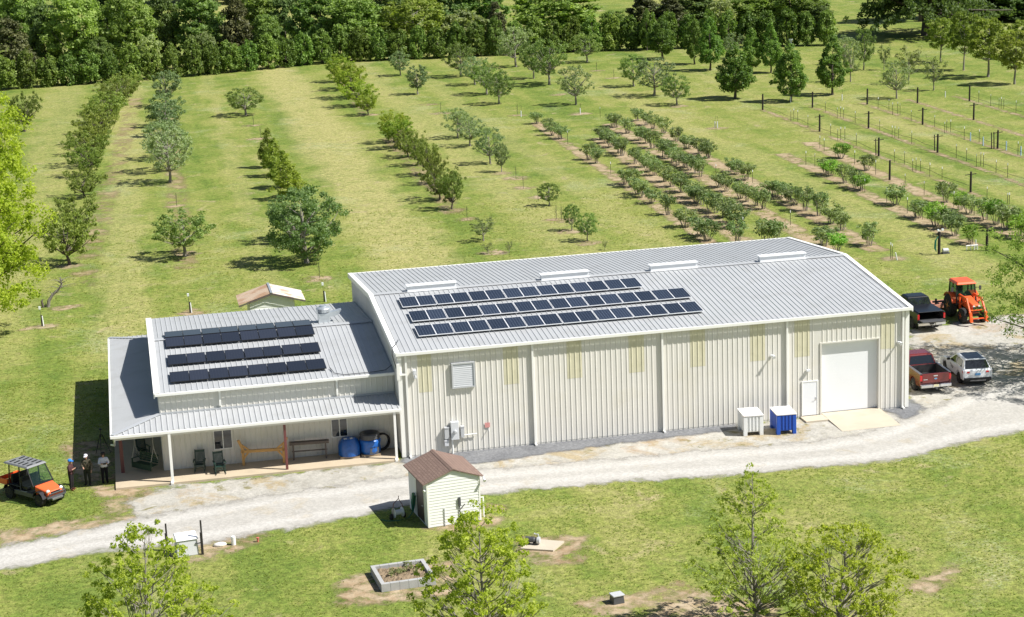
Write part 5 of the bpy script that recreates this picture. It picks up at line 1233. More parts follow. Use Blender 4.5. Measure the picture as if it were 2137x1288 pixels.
b = MB(); b.beam((-1.15, .5, .62), (1.15, .5, .62), .12); b.beam((-.4, .5, .5), (0, 1.35, .85), .09); b.beam((.4, .5, .5), (0, 1.35, .85), .09); b.beam((0, -.2, .5), (0, .9, 1.1), .08)
for s in (-1, 1): b.beam((s * .9, .5, .42), (s * .9, .5, .85), .12); b.beam((s * .5, -.4, .42), (s * .5, .5, .66), .08)
b.build('frame', M['black'], mw)
b = MB()
for s in (-1, 1): b.lathe([(.2, -.06), (.2, .06)], 14, (s * .9, -.95, .2), 'x')
b.build('wheel', M['rubber'], mw)

# ---- utility vehicle (origin under the rear axle)
ut = thing('utility_vehicle', 'orange and black farm utility vehicle with a grey ribbed roof parked on the grass', 'utility vehicle', (-21.19, .30, 0), rad(220.5))
WB = 2.5
b = MB(); b.hexa([(-.60, WB - .40, .55), (.60, WB - .40, .55), (.52, WB + .58, .55), (-.52, WB + .58, .55), (-.62, WB - .42, 1.06), (.62, WB - .42, 1.06), (.46, WB + .52, .84), (-.46, WB + .52, .84)]); b.build('hood', M['orangehood'], ut, bevel=.06, seg=3)
b = MB(); b.box(-.68, -.55, .36, .68, WB - .38, .52); b.box(-.45, WB - .38, .34, .45, WB + .5, .56); b.box(-.72, .45, .40, -.60, WB - .5, .62); b.box(.60, .45, .40, .72, WB - .5, .62); b.build('chassis', M['dgrey'], ut)
for s in (-1, 1):
    for (cy) in (WB, 0):
        b = MB()
        pts = [(cy + .44 * math.cos(rad(a)), .38 + .44 * math.sin(rad(a))) for a in (10, 40, 70, 100, 130, 165)]
        for i in range(5):
            (y0, z0), (y1, z1) = pts[i], pts[i + 1]; x0, x1 = sorted((s * .52, s * .80)); b.hexa([(x0, y0, z0), (x1, y0, z0), (x1, y1, z1), (x0, y1, z1), (x0, y0, z0 + .03), (x1, y0, z0 + .03), (x1, y1, z1 + .03), (x0, y1, z1 + .03)])
        b.build('fender', M['black'], ut)
    wheel(ut, s * .64, 0, .34, .27, 'darkrim', rr=.52); wheel(ut, s * .64, WB, .34, .27, 'darkrim', rr=.52)
    b = MB(); b.lathe([(.03, 0), (.09, .02), (.11, .10)], 12, (s * .44, WB + .40, .84), 'y'); b.build('headlight', M['lamp'], ut, smooth=True)
    b = MB()
    for p in (((s * .68, WB - .42, 1.02), (s * .60, WB - .95, 1.98)), ((s * .68, .95, .5), (s * .62, .92, 1.98)), ((s * .66, -.02, .8), (s * .60, .05, 1.98)), ((s * .70, 1.0, .85), (s * .70, .1, .85))): b.tube(p, .035, 8)
    b.build('roll_cage', M['black'], ut)
b = MB(); b.box(-.62, WB + .52, .48, .62, WB + .62, .58); b.tube([(-.55, WB + .6, .58), (-.5, WB + .66, .74), (.5, WB + .66, .74), (.55, WB + .6, .58)], .035, 8); b.build('bumper', M['dgrey'], ut)
b = MB(); b.box(-.36, WB + .60, .36, .36, WB + .72, .48); b.build('skid_plate', M['alloy'], ut, bevel=.02)
b = MB(); b.box(-.30, WB + .525, .60, .30, WB + .56, .80); b.build('grille', M['black'], ut)
b = MB(); b.hexa([(-.70, -.35, 1.96), (.70, -.35, 1.96), (.68, WB - .82, 1.96), (-.68, WB - .82, 1.96), (-.64, -.28, 2.05), (.64, -.28, 2.05), (.60, WB - .92, 2.05), (-.60, WB - .92, 2.05)]); ur = b.build('roof', pbr('grey_roof_plastic', (.20, .205, .21), .5, 0, .05), ut, bevel=.02)
b = MB()
for k in range(5):
    y = -.05 + k * .36
    for s in (-1, 1): xa, xb = sorted((s * .10, s * .52)); b.hexa([(xa, y, 2.051), (xb, y + .06, 2.051), (xb, y + .15, 2.051), (xa, y + .09, 2.051), (xa, y, 2.075), (xb, y + .06, 2.075), (xb, y + .15, 2.075), (xa, y + .09, 2.075)])
b.build('roof_rib', M['black'], ur)
b = MB(); b.add([(-.64, WB - .43, 1.08), (.64, WB - .43, 1.08), (.57, WB - .93, 1.94), (-.57, WB - .93, 1.94)], [(0, 1, 2, 3)]); b.build('windscreen', M['cabglass'], ut)
b = MB(); b.beam((-.66, WB - .42, 1.07), (.66, WB - .42, 1.07), .06); b.beam((-.60, WB - .94, 1.95), (.60, WB - .94, 1.95), .06); b.box(-.6, WB - .72, .85, .6, WB - .44, 1.05); b.build('dashboard', M['black'], ut)
for y in (.95, .12):
    b = MB(); b.box(-.58, y, .72, .58, y + .48, .88); b.box(-.58, y - .08, .86, .58, y + .04, 1.36); b.box(-.55, y, .5, .55, y + .4, .72); b.build('seat', M['black'], ut, bevel=.03)
b = MB(); b.tube([(-.25, WB - .62, .98), (-.25, WB - .85, 1.12)], .02, 6); b.tube([(-.25 + .17 * math.cos(a), WB - .87 - .05 * math.sin(a), 1.13 + .15 * math.sin(a)) for a in np.linspace(0, 2 * PI, 15)], .018, 5, False); b.build('steering_wheel', M['black'], ut)
b = MB(); b.box(-.68, -.95, .72, .68, -.16, .78); b.box(-.70, -.95, .78, -.64, -.16, 1.06); b.box(.64, -.95, .78, .70, -.16, 1.06); b.box(-.64, -.99, .78, .64, -.93, 1.06); b.box(-.64, -.22, .78, .64, -.16, 1.06); b.build('cargo_bed', M['orange'], ut, bevel=.02)
# ------------------------------------------------------------------ people
def skin_mesh(J, E, root, sub=2):
    names = list(J)
    me = bpy.data.meshes.new('skeleton')
    me.from_pydata([J[n][0] for n in names], [(names.index(a), names.index(b)) for a, b in E], [])
    o = bpy.data.objects.new('skeleton', me); COL.objects.link(o)
    sk = o.modifiers.new('skin', 'SKIN'); sk.use_smooth_shade = True
    su_ = o.modifiers.new('sub', 'SUBSURF'); su_.levels = sub; su_.render_levels = sub
    d = me.skin_vertices[0].data if me.skin_vertices else None
    if d is None:
        bm = bmesh.new(); bm.from_mesh(me); bm.verts.layers.skin.verify(); bm.to_mesh(me); bm.free(); d = me.skin_vertices[0].data
    for i, n in enumerate(names):
        r = J[n][1]; d[i].radius = (r, r) if not isinstance(r, tuple) else r
        d[i].use_root = (n == root)
    dg = bpy.context.evaluated_depsgraph_get()
    ev = o.evaluated_get(dg)
    out = bpy.data.meshes.new_from_object(ev)
    bpy.data.objects.remove(o)
    return out

def person(label, loc, rz, mats, hands, head_turn=0, cap=None, hair=None, held=None, lean=0.0):
    t = thing('person', label, 'person', loc, rz)
    J = {'pelvis': ((0, 0, .95), (.155, .11)), 'waist': ((0, 0, 1.12), (.15, .105)), 'chest': ((0, .005 - lean, 1.33), (.175, .115)), 'neck0': ((0, -lean, 1.46), .06), 'neck': ((0, -.01 - lean, 1.53), .052),
         'jaw': ((0, -.03 - lean, 1.60), .075), 'head': ((0, -.02 - lean, 1.67), (.085, .10)), 'crown': ((0, -.01 - lean, 1.745), .07)}
    E = [('pelvis', 'waist'), ('waist', 'chest'), ('chest', 'neck0'), ('neck0', 'neck'), ('neck', 'jaw'), ('jaw', 'head'), ('head', 'crown')]
    J['nose'] = ((0, -.13 - lean, 1.645), .014); E.append(('jaw', 'nose'))
    for s, n in ((-1, 'l'), (1, 'r')):
        J['ear' + n] = ((s * .088, -.01 - lean, 1.655), .018); E.append(('head', 'ear' + n))
        J['hip' + n] = ((s * .095, 0, .87), .10); J['knee' + n] = ((s * .11, -.015, .49), .066); J['ankle' + n] = ((s * .115, .02, .10), .046); J['toe' + n] = ((s * .125, -.15, .04), .042)
        E += [('pelvis', 'hip' + n), ('hip' + n, 'knee' + n), ('knee' + n, 'ankle' + n), ('ankle' + n, 'toe' + n)]
        el, wr = hands[0 if s < 0 else 1]
        J['sh' + n] = ((s * .185, -lean, 1.405), .068); J['el' + n] = (el, .05); J['wr' + n] = (wr, .033)
        E += [('chest', 'sh' + n), ('sh' + n, 'el' + n), ('el' + n, 'wr' + n)]
        f = (Vector(wr) - Vector(el)).normalized(); up = Vector((0, 0, 1)); sd = f.cross(up).normalized(); up = sd.cross(f)
        pm_ = Vector(wr) + f * .07
        J['palm' + n] = (tuple(pm_), (.036, .022)); E.append(('wr' + n, 'palm' + n))
        for k, (off, ln) in enumerate(((-.028, .055), (-.009, .065), (.010, .06), (.028, .045))):
            a = pm_ + f * .03 + sd * off; m_ = a + f * ln * .55 - up * .008; e_ = m_ + f * ln * .35 - up * .025
            J['f%d%s' % (k, n)] = (tuple(a), .0095); J['g%d%s' % (k, n)] = (tuple(m_), .009); J['h%d%s' % (k, n)] = (tuple(e_), .008)
            E += [('palm' + n, 'f%d%s' % (k, n)), ('f%d%s' % (k, n), 'g%d%s' % (k, n)), ('g%d%s' % (k, n), 'h%d%s' % (k, n))]
        a = Vector(wr) + f * .035 - sd * s * -.03; b_ = a - sd * s * -.025 + f * .03 - up * .01
        J['t0' + n] = (tuple(a), .011); J['t1' + n] = (tuple(b_), .009); E += [('wr' + n, 't0' + n), ('t0' + n, 't1' + n)]
    me = skin_mesh(J, E, 'pelvis')
    me.materials.clear(); me.materials.append(M['skin'])
    body = bpy.data.objects.new('body', me); COL.objects.link(body); body.parent = t
    sh = [Vector(J['sh' + n][0]) for n in 'lr']; el = [Vector(J['el' + n][0]) for n in 'lr']; wr = [Vector(J['wr' + n][0]) for n in 'lr']
    def segd(p, a, b):
        d = b - a; u = max(0, min(1, (p - a).dot(d) / d.length_squared)); return (p - a - d * u).length
    def is_arm(p):
        for k in (0, 1):
            d1 = segd(p, sh[k], el[k]); d2 = segd(p, el[k], wr[k] - (wr[k] - el[k]).normalized() * .02)
            f = (wr[k] - el[k]).normalized()
            if (d1 < .085 or d2 < .065) : return (p - wr[k]).dot(f) < -.005
        return None
    def is_hand(p):
        return any((p - w_).dot((w_ - e_).normalized()) > -.005 and (p - w_).length < .26 for w_, e_ in zip(wr, el))
    def cloth(name, pred, m, off):
        bm = bmesh.new(); bm.from_mesh(me); bm.normal_update()
        kill = [f for f in bm.faces if not pred(f.calc_center_median())]
        bmesh.ops.delete(bm, geom=kill, context='FACES')
        left = set(bm.faces); isl = []
        while left:
            st = [left.pop()]; g_ = [st[0]]
            while st:
                f_ = st.pop()
                for e_ in f_.edges:
                    for q_ in e_.link_faces:
                        if q_ in left: left.discard(q_); st.append(q_); g_.append(q_)
            isl.append(g_)
        mx_ = max(len(g_) for g_ in isl)
        bmesh.ops.delete(bm, geom=[f_ for g_ in isl if len(g_) < .3 * mx_ for f_ in g_], context='FACES')
        bm.normal_update()
        for v in bm.verts: v.co += v.normal * off
        m2 = bpy.data.meshes.new(name); bm.to_mesh(m2); bm.free()
        m2.materials.clear(); m2.materials.append(m)
        o = bpy.data.objects.new(name, m2); COL.objects.link(o); o.parent = t
        so = o.modifiers.new('thick', 'SOLIDIFY'); so.thickness = .008; so.offset = 1
        return o
    cloth('top', lambda p: p.z < 1.475 and not is_hand(p) and (p.z > .94 or (abs(p.x) > .2 and p.z > .88)), mats[0], .014)
    cloth('trousers', lambda p: .085 < p.z < 1.0 and abs(p.x) < .19 and p.y > -.17, mats[1], .010)
    cloth('shoe', lambda p: p.z < .12 and p.x < 0, mats[2], .010); cloth('shoe', lambda p: p.z < .12 and p.x > 0, mats[2], .010)
    hz = Vector((0, -.015 - lean, 1.69))
    if cap:
        b = MB(); b.lathe([(.112, -.01), (.114, .03), (.10, .075), (.06, .105), (.015, .115)], 16, tuple(hz)); b.hexa([(-.085, hz.y - .08, hz.z - .005), (.085, hz.y - .08, hz.z - .005), (.065, hz.y - .205, hz.z - .02), (-.065, hz.y - .205, hz.z - .02), (-.085, hz.y - .08, hz.z + .012), (.085, hz.y - .08, hz.z + .012), (.065, hz.y - .205, hz.z - .008), (-.065, hz.y - .205, hz.z - .008)])
        b.build('cap', cap, t, smooth=False)
    if hair:
        b = MB(); b.lathe([(.095, -.12), (.118, -.06), (.12, .02), (.105, .07), (.06, .10), (.015, .11)], 16, (0, hz.y + .025, hz.z)); b.build('hair', hair, t, smooth=True)
    b = MB()
    for s in (-1, 1): b.lathe([(.002, -.012), (.011, -.006), (.011, .004), (.002, .008)], 8, (s * .032, hz.y - .092, 1.672), 'y')
    b.build('eyes', M['black'], t)
    b = MB(); b.box(-.024, hz.y - .098, 1.598, .024, hz.y - .088, 1.606); b.build('mouth', M['redpipe'], t)
    if held:
        b = MB(); b.cbox(*held[0], *held[1]); o = b.build(held[2], M['black'], None, bevel=.004)
        o.location = loc; o.rotation_euler = (0, 0, rz); tag(o, held[3], held[4])
    return t
def cloth_mat(n, c, v=.1, s=14): return pbr(n, c, .85, 0, v, s, .2)
camo = cloth_mat('camo_cloth', (.105, .085, .055), .1, 6)
t_, N_, L_ = nt(camo)
cc = ramp(N_, L_, noise(N_, L_, N_.new('ShaderNodeTexCoord').outputs['Object'], 9, 3, .6, .8), [(.42, (.03, .035, .02)), (.48, (.11, .085, .055)), (.54, (.22, .19, .14)), (.60, (.045, .05, .03))])
L_.new(cc, N_['Principled BSDF'].inputs['Base Color'])
person('person in a blue cap and brown jacket standing with hands raised to the chest', (-18.42, .22, 0), rad(68),
       (cloth_mat('brown_jacket', (.075, .035, .035)), cloth_mat('dark_trousers', (.022, .018, .02)), cloth_mat('brown_boots', (.19, .075, .035))),
       (((-.25, -.05, 1.16), (-.07, -.27, 1.27)), ((.25, -.05, 1.16), (.07, -.28, 1.25))), cap=cloth_mat('blue_cap', (.03, .22, .68)),
       held=((0.0, -.40, 1.30), (.13, .05, .10), 'camera', 'small dark camera held by the person in the blue cap', 'camera'))
person('person in a white cap and camouflage jacket standing in the shade, one arm bent', (-17.55, .85, 0), rad(-12),
       (camo, cloth_mat('dark_green_trousers', (.03, .034, .026)), cloth_mat('dark_shoes', (.025, .02, .018))),
       (((-.27, -.04, 1.15), (-.14, -.27, 1.10)), ((.28, .03, 1.13), (.27, -.10, .89))), cap=cloth_mat('white_cap', (.70, .68, .72)))
person('person with dark hair in a white sweater and black trousers holding a device', (-16.62, .95, 0), rad(8),
       (cloth_mat('white_sweater', (.62, .63, .70)), cloth_mat('black_trousers', (.010, .010, .013)), cloth_mat('black_shoes', (.015, .014, .014))),
       (((-.27, -.04, 1.15), (-.06, -.27, 1.18)), ((.27, -.04, 1.15), (.07, -.27, 1.17))), hair=pbr('dark_hair', (.018, .012, .010), .6, 0, .1),
       held=((0.01, -.37, 1.21), (.16, .06, .09), 'camera', 'dark handheld device held by the person in the white sweater', 'camera'))
# ------------------------------------------------------------------ vegetation
def unit(a): return a / np.maximum(np.linalg.norm(a, axis=-1, keepdims=True), 1e-9)
PROF = {
    'round': lambda t: np.sqrt(np.clip(1 - (2 * t - 1) ** 2, 0, 1)) ** .8,
    'dome': lambda t: np.clip((1 - t ** 3.2), 0, 1) ** .6 * (.80 + .2 * np.clip(t * 5, 0, 1)),
    'pear': lambda t: np.where(t < .28, .45 + .55 * np.sin(t / .28 * PI / 2), np.clip(1 - ((t - .28) / .72) ** 1.25, 0, 1) * .97 + .03),
    'vase': lambda t: np.where(t < .65, .38 + .62 * (t / .65) ** .8, np.sqrt(np.clip(1 - ((t - .65) / .37) ** 2, 0, 1))),
    'cone': lambda t: np.clip(1 - t, 0, 1) ** .75 * (.75 + .25 * np.clip(t * 6, 0, 1)),
    'spread': lambda t: np.sqrt(np.clip(1 - ((t - .42) / .6) ** 2, 0, 1)) * .9 + .1,
}
PROF['egg'] = lambda t: np.where(t < .38, .55 + .45 * np.clip(t / .38, 0, 1) ** .7, 1 - .78 * np.clip((t - .38) / .62, 0, 1) ** 1.15)
def crown_points(r, prof, R, zb, zt, n, shell=.5, angjit=1):
    t = r.random(n * 6); w = PROF[prof](t); keep = r.random(n * 6) < np.clip(w, .08, 1)
    t = t[keep][:n]
    a = r.random(len(t)) * 2 * PI
    rho = (shell + (1 - shell) * r.random(len(t)) ** .6) * PROF[prof](t) * R
    lump = 1 + .16 * np.sin(a * 3 + t * 5 + r.random() * 6) + .10 * np.sin(a * 5 - t * 9 + r.random() * 6)
    return np.stack([np.cos(a) * rho * lump, np.sin(a) * rho * lump, zb + (zt - zb) * t], 1)
def leaf_mesh(name, centers, rc, nl, size, mat, r, flat=.75, up=.35, outw=.5, aspect=.62, axis0=None, droop=0):
    nc = len(centers)
    off = r.normal(size=(nc, nl, 3)); off = unit(off) * (r.random((nc, nl, 1)) ** .45)
    rcs = (rc * (.65 + .7 * r.random((nc, 1, 1))))
    off = off * rcs; off[..., 2] *= flat
    P_ = (centers[:, None, :] + off).reshape(-1, 3)
    if droop: P_[:, 2] -= droop * r.random(len(P_)) ** 2
    radial = P_.copy(); radial[:, 2] = 0; radial = unit(radial)
    n_ = unit(r.normal(size=P_.shape) * .75 + unit(off.reshape(-1, 3)) * outw + radial * .25 + np.array([0, 0, up]))
    t1 = unit(np.cross(n_, r.normal(size=P_.shape))); t2 = np.cross(n_, t1)
    s = size * (.6 + .8 * r.random((len(P_), 1)))
    a = t1 * s; b = t2 * s * aspect
    fold = n_ * s * .18
    V = np.stack([P_ - a, P_ + b - fold, P_ + a, P_ - b - fold], 1).reshape(-1, 3)
    nq = len(P_)
    me = bpy.data.meshes.new(name)
    me.vertices.add(nq * 4); me.vertices.foreach_set('co', V.astype(np.float32).ravel())
    me.loops.add(nq * 4); me.loops.foreach_set('vertex_index', np.arange(nq * 4, dtype=np.int32))
    me.polygons.add(nq); me.polygons.foreach_set('loop_start', np.arange(0, nq * 4, 4, dtype=np.int32)); me.polygons.foreach_set('loop_total', np.full(nq, 4, np.int32))
    cl = np.repeat(r.random(nc), nl)
    at = me.attributes.new('rnd', 'FLOAT', 'FACE'); at.data.foreach_set('value', np.clip(.55 * r.random(nq) + .45 * cl, 0, 1).astype(np.float32))
    me.materials.append(mat); me.update(); me.validate()
    return me
def trunk_mesh(name, h, r0, centers, nlimb, fork, mat, r, lean=(0, 0), stems=1, spreadr=.15, twig=0, topf=.85):
    b = MB()
    def limb(p0, p1, ra, rb, n=4, sag=.12, sides=6):
        p0 = np.array(p0); p1 = np.array(p1); L_ = np.linalg.norm(p1 - p0)
        j = r.normal(size=3) * L_ * .06
        pts = []
        for i in range(n + 1):
            u = i / n
            q = p0 + (p1 - p0) * u + j * math.sin(u * PI) + np.array([0, 0, L_ * sag * math.sin(u * PI) * .6])
            pts.append(tuple(q))
        b.tube(pts, [ra + (rb - ra) * i / n for i in range(n + 1)], sides)
    if stems == 1:
        top = np.array([lean[0], lean[1], h * topf])
        pts = [(0, 0, -.05)] + [(lean[0] * u + r.normal() * r0 * .35, lean[1] * u + r.normal() * r0 * .35, h * topf * u) for u in (.12, .3, .5, .75, 1)]
        b.tube(pts, [r0 * 1.35, r0 * 1.05, r0 * .85, r0 * .62, r0 * .38, r0 * .14], 9)
        idx = r.permutation(len(centers))[:nlimb]
        for i in idx:
            c = centers[i]
            rd = float(np.hypot(c[0] - lean[0] * c[2] / h, c[1] - lean[1] * c[2] / h))
            z0 = np.clip(c[2] - rd * r.uniform(.55, 1.15) - .1, fork, h * topf * .96)
            u = z0 / (h * topf)
            rr = r0 * (.5 - .36 * u) + .004
            limb((lean[0] * u, lean[1] * u, z0), c, rr, max(.005, rr * .2), 5, -.07)
            for k in range(twig):
                m_ = np.array([lean[0] * u, lean[1] * u, z0]) * .45 + c * .55
                near = centers[np.argsort(np.linalg.norm(centers - c, axis=1))[1 + k]]
                limb(m_, near, rr * .45, .005, 3, .08, 5)
    else:
        idx = r.permutation(len(centers))
        for k in range(stems):
            a = k * 2 * PI / stems + r.random(); q = np.array([spreadr * math.cos(a), spreadr * math.sin(a), 0])
            c = centers[idx[k % len(centers)]]
            m_ = np.array([q[0] * 1.6 + c[0] * .25, q[1] * 1.6 + c[1] * .25, c[2] * .5])
            b.tube([tuple(q + np.array([0, 0, -.05])), tuple(m_), tuple(c)], [r0, r0 * .75, r0 * .3], 6)
            for c2 in centers[np.argsort(np.linalg.norm(centers - c, axis=1))[1:3]]:
                limb(m_, c2, r0 * .5, r0 * .2, 3, .05, 5)
    return b.mesh(name, mat)

LF = {
    'H': leafmat('hedge_leaf', (.040, .072, .014), (.132, .182, .036), .28),
    'L': leafmat('bright_wood_leaf', (.076, .128, .028), (.182, .245, .066), .4),
    'M': leafmat('mid_wood_leaf', (.062, .104, .026), (.155, .210, .058), .4),
    'D': leafmat('dark_wood_leaf', (.038, .066, .020), (.108, .150, .044), .32),
    'K': leafmat('cedar_leaf', (.036, .042, .018), (.100, .106, .042), .2),
    'W': leafmat('pale_shrub_leaf', (.095, .125, .040), (.21, .235, .10), .35),
    'O': leafmat('olive_leaf', (.080, .115, .018), (.185, .220, .042), .35),
    'P': leafmat('peach_leaf', (.062, .092, .018), (.155, .182, .042), .35),
    'Y': leafmat('plum_leaf', (.080, .125, .015), (.190, .225, .030), .35),
    'A': leafmat('apple_leaf', (.056, .094, .024), (.155, .198, .060), .35),
    'Q': leafmat('dense_apple_leaf', (.058, .098, .032), (.150, .195, .072), .35),
    'G': leafmat('grey_apple_leaf', (.085, .120, .050), (.185, .225, .110), .3),
    'B': leafmat('blue_apple_leaf', (.055, .085, .035), (.140, .175, .078), .3),
    'C': leafmat('pear_leaf', (.034, .072, .014), (.120, .180, .034), .3),
    'U': leafmat('cherry_leaf', (.075, .105, .014), (.185, .215, .036), .38),
    'S': leafmat('sparse_leaf', (.085, .100, .045), (.180, .205, .085), .35),
    'grass': leafmat('grass_blade', (.140, .172, .034), (.205, .210, .062), .4, .0),
    'berry': leafmat('berry_leaf', (.066, .100, .036), (.175, .212, .095), .35),
    'berry2': leafmat('bright_berry_leaf', (.070, .140, .022), (.180, .275, .050), .35),
    'F': leafmat('spring_leaf', (.130, .175, .018), (.280, .318, .050), .45, .08),
    'F2': leafmat('pale_spring_leaf', (.145, .178, .028), (.290, .308, .078), .45, .08),
    'T': leafmat('bright_tree_leaf', (.118, .172, .016), (.245, .300, .036), .45, .05),
    'R': leafmat('locust_leaf', (.088, .130, .024), (.205, .255, .062), .42, .08),
}
# (profile, nominal w, nominal h, crown base frac, clumps, clump radius, leaves, leaf size, trunk r, limbs, shell)
KIND = {
    'H': ('dome', 3.5, 4.7, .0, 90, .42, 50, .150, .10, 6, .75),
    'L': ('round', 8.0, 11.5, .06, 150, .90, 90, .21, .22, 14, .48),
    'M': ('round', 7.0, 10.5, .06, 150, .80, 90, .20, .20, 14, .48),
    'D': ('dome', 7.0, 11.0, .03, 150, .80, 90, .20, .22, 12, .5),
    'K': ('cone', 8.0, 10.5, .03, 150, .72, 80, .19, .22, 16, .55),
    'W': ('round', 4.5, 5.5, .05, 60, .62, 46, .20, .10, 14, .5),
    'O': ('round', 4.9, 7.4, .27, 120, .42, 70, .115, .12, 26, .55),
    'P': ('vase', 5.4, 3.5, .16, 92, .29, 44, .080, .12, 40, .36),
    'Y': ('vase', 4.4, 3.4, .16, 84, .28, 44, .080, .10, 34, .36),
    'A': ('round', 4.4, 4.4, .20, 104, .31, 46, .082, .11, 30, .5),
    'Q': ('round', 5.4, 5.7, .07, 170, .42, 62, .085, .15, 34, .55),
    'G': ('round', 4.4, 4.4, .20, 100, .29, 38, .076, .11, 36, .42),
    'B': ('round', 3.8, 4.0, .20, 100, .29, 46, .078, .10, 28, .48),
    'C': ('pear', 4.2, 7.4, .12, 140, .38, 70, .115, .13, 16, .62),
    'U': ('pear', 2.2, 3.9, .08, 50, .26, 40, .085, .08, 14, .45),
    'S': ('vase', 3.6, 4.6, .22, 46, .30, 32, .080, .09, 34, .45),
}
VARIANTS = {}
def variants(k, n):
    prof, w, h, cb, nc, rc, nl, ls, r0, nlimb, shell = KIND[k]
    L_ = []
    for i in range(n):
        r = np.random.default_rng(hash(k) % 1000 if False else sum(map(ord, k)) * 31 + i)
        c = crown_points(r, prof, w / 2 - rc * .55, h * cb + rc * .5, h - rc * .6, nc, shell)
        if k in 'PYSU' :      # whippy upright shoots
            e = c[r.random(len(c)) < .35].copy(); e[:, :2] *= 1.16; e[:, 2] += r.uniform(.1, .6, len(e)); c = np.concatenate([c, e])
        crown = leaf_mesh('crown', c, rc, nl, ls, LF[k], r, flat=.7 if k not in 'CHU' else 1.0)
        tr = trunk_mesh('trunk', h, r0, c, nlimb, h * cb * .9 + .15, M['greybark'] if k in 'GASBOQ' else M['bark'], r, lean=(r.normal() * .12 * w * .2, r.normal() * .12 * w * .2), topf=.8 if k not in 'PYVS' else .6)
        L_.append((crown, tr, w, h))
    return L_
def plant(k, x, y, w, h, label, cat, group, name, nv=4):
    if k not in VARIANTS: VARIANTS[k] = variants(k, nv)
    L_ = VARIANTS[k]
    crown, tr, w0, h0 = L_[int(rng.integers(len(L_)))]
    t = thing(name, label, cat, (x, y, 0), float(rng.random() * 2 * PI), group)
    s = w / w0
    t.scale = (s, s * float(rng.uniform(.93, 1.07)), h / h0)
    for n, me in (('crown', crown), ('trunk', tr)):
        o = bpy.data.objects.new(n, me); COL.objects.link(o); o.parent = t
    return t

# hedge at the far edge of the orchard
for i, (x, y) in enumerate(HEDGE):
    h = rng.uniform(4.9, 5.8) if i < 24 else rng.uniform(5.2, 6.2)
    plant('H', x, y, rng.uniform(3.0, 3.8), h, 'dense evergreen in the long hedge row, %s from its end by the bright tree' % ordn(i), 'hedge tree', 'evergreens of the hedge row behind the orchard', 'hedge_tree', 5)
WK = {'L': ('bright green broad tree', 'broadleaf_tree'), 'M': ('mid green leafy tree', 'broadleaf_tree'), 'D': ('dark green dense tree', 'dark_tree'), 'K': ('brownish dark cedar', 'cedar_tree'), 'W': ('low pale olive shrub', 'shrub'), 'O': ('rounded yellow-green tree', 'round_tree')}
wk = {}
for i, e in enumerate(sorted(WOODS, key=lambda q: q[1])):
    k, x, y, w, h = e
    if y < 208: y += 2.5
    n = wk.get(k, 0); wk[k] = n + 1
    plant(k, x, y, w * 1.12, h + .6, '%s behind the hedge, %s of its kind from the bright tree' % (WK[k][0], ordn(n)), 'shrub' if k == 'W' else 'tree', 'trees of the wood behind the hedge', WK[k][1], 3)
# orchard
OK = {'P': ('spreading olive-green peach tree', 'peach_tree'), 'Y': ('yellow-green plum tree', 'plum_tree'), 'A': ('rounded mid green apple tree', 'apple_tree'), 'G': ('pale grey-green apple tree', 'apple_tree'), 'Q': ('big dense rounded apple tree', 'apple_tree'), 'B': ('bluish green small apple tree', 'apple_tree'),
      'C': ('dark pyramidal pear tree', 'pear_tree'), 'U': ('narrow upright cherry tree', 'cherry_tree'), 'S': ('thin sparse young tree', 'young_tree'), 'O': ('rounded olive-green shade tree', 'shade_tree')}
ok = {}
for k, x, y, w, h in sorted(TREES, key=lambda q: q[2]):
    n = ok.get(k, 0); ok[k] = n + 1
    if k == 'P': h = max(h, 3.3)
    if k == 'Y': h = max(h, 2.9)
    if k in 'PY': w *= float(rng.uniform(.84, 1.02)); h *= float(rng.uniform(.85, 1.1))
    plant(k, x, y, w * 1.04, h, '%s, %s of its sort from the buildings' % (OK[k][0], ordn(n)), 'tree', 'trees of the orchard', OK[k][1], {'P': 5, 'A': 5, 'G': 4, 'C': 4}.get(k, 3))
# berry bushes
BV = []
for i in range(6):
    r = np.random.default_rng(400 + i)
    c = crown_points(r, 'vase', .66, .55, 1.42, 30, .35)
    BV.append((leaf_mesh('foliage', c, .21, 34, .058, LF['berry'], r, flat=.85), leaf_mesh('foliage', c, .22, 38, .060, LF['berry2'], r, flat=.85), trunk_mesh('stem', 1.5, .022, c, 0, 0, M['greybark'], r, stems=7, spreadr=.12)))
def bush(x, y, label, bright=False, s=1.0, z=1.0):
    a, b2, st = BV[int(rng.integers(6))]
    t = thing('berry_bush', label, 'bush', (x, y, 0), float(rng.random() * 6.28), 'blueberry bushes in mulched rows')
    t.scale = (s, s * float(rng.uniform(.9, 1.1)), z)
    for n, me in (('foliage', b2 if bright else a), ('stem', st)):
        o = bpy.data.objects.new(n, me); COL.objects.link(o); o.parent = t
for r_, row in enumerate(BUSHROWS):
    for i, (x, y) in enumerate(sorted(row, key=lambda q: q[1])):
        s = float(rng.uniform(1.15, 1.55)); big = r_ >= 4 and i in (0, 3, 8)
        bush(x, y, 'blueberry bush on pine straw, %s from the building in the %s' % (ordn(i), rown[r_]), r_ >= 4 and i % 3 == 0, s * (1.15 if y < 60 else 1), float(rng.uniform(.95, 1.3)) * (1.12 if y < 60 else 1))
for x, y in BRIGHTBUSH: bush(x, y, 'bright green blueberry bush right behind the warehouse roof corner', True, 1.35, 1.1)

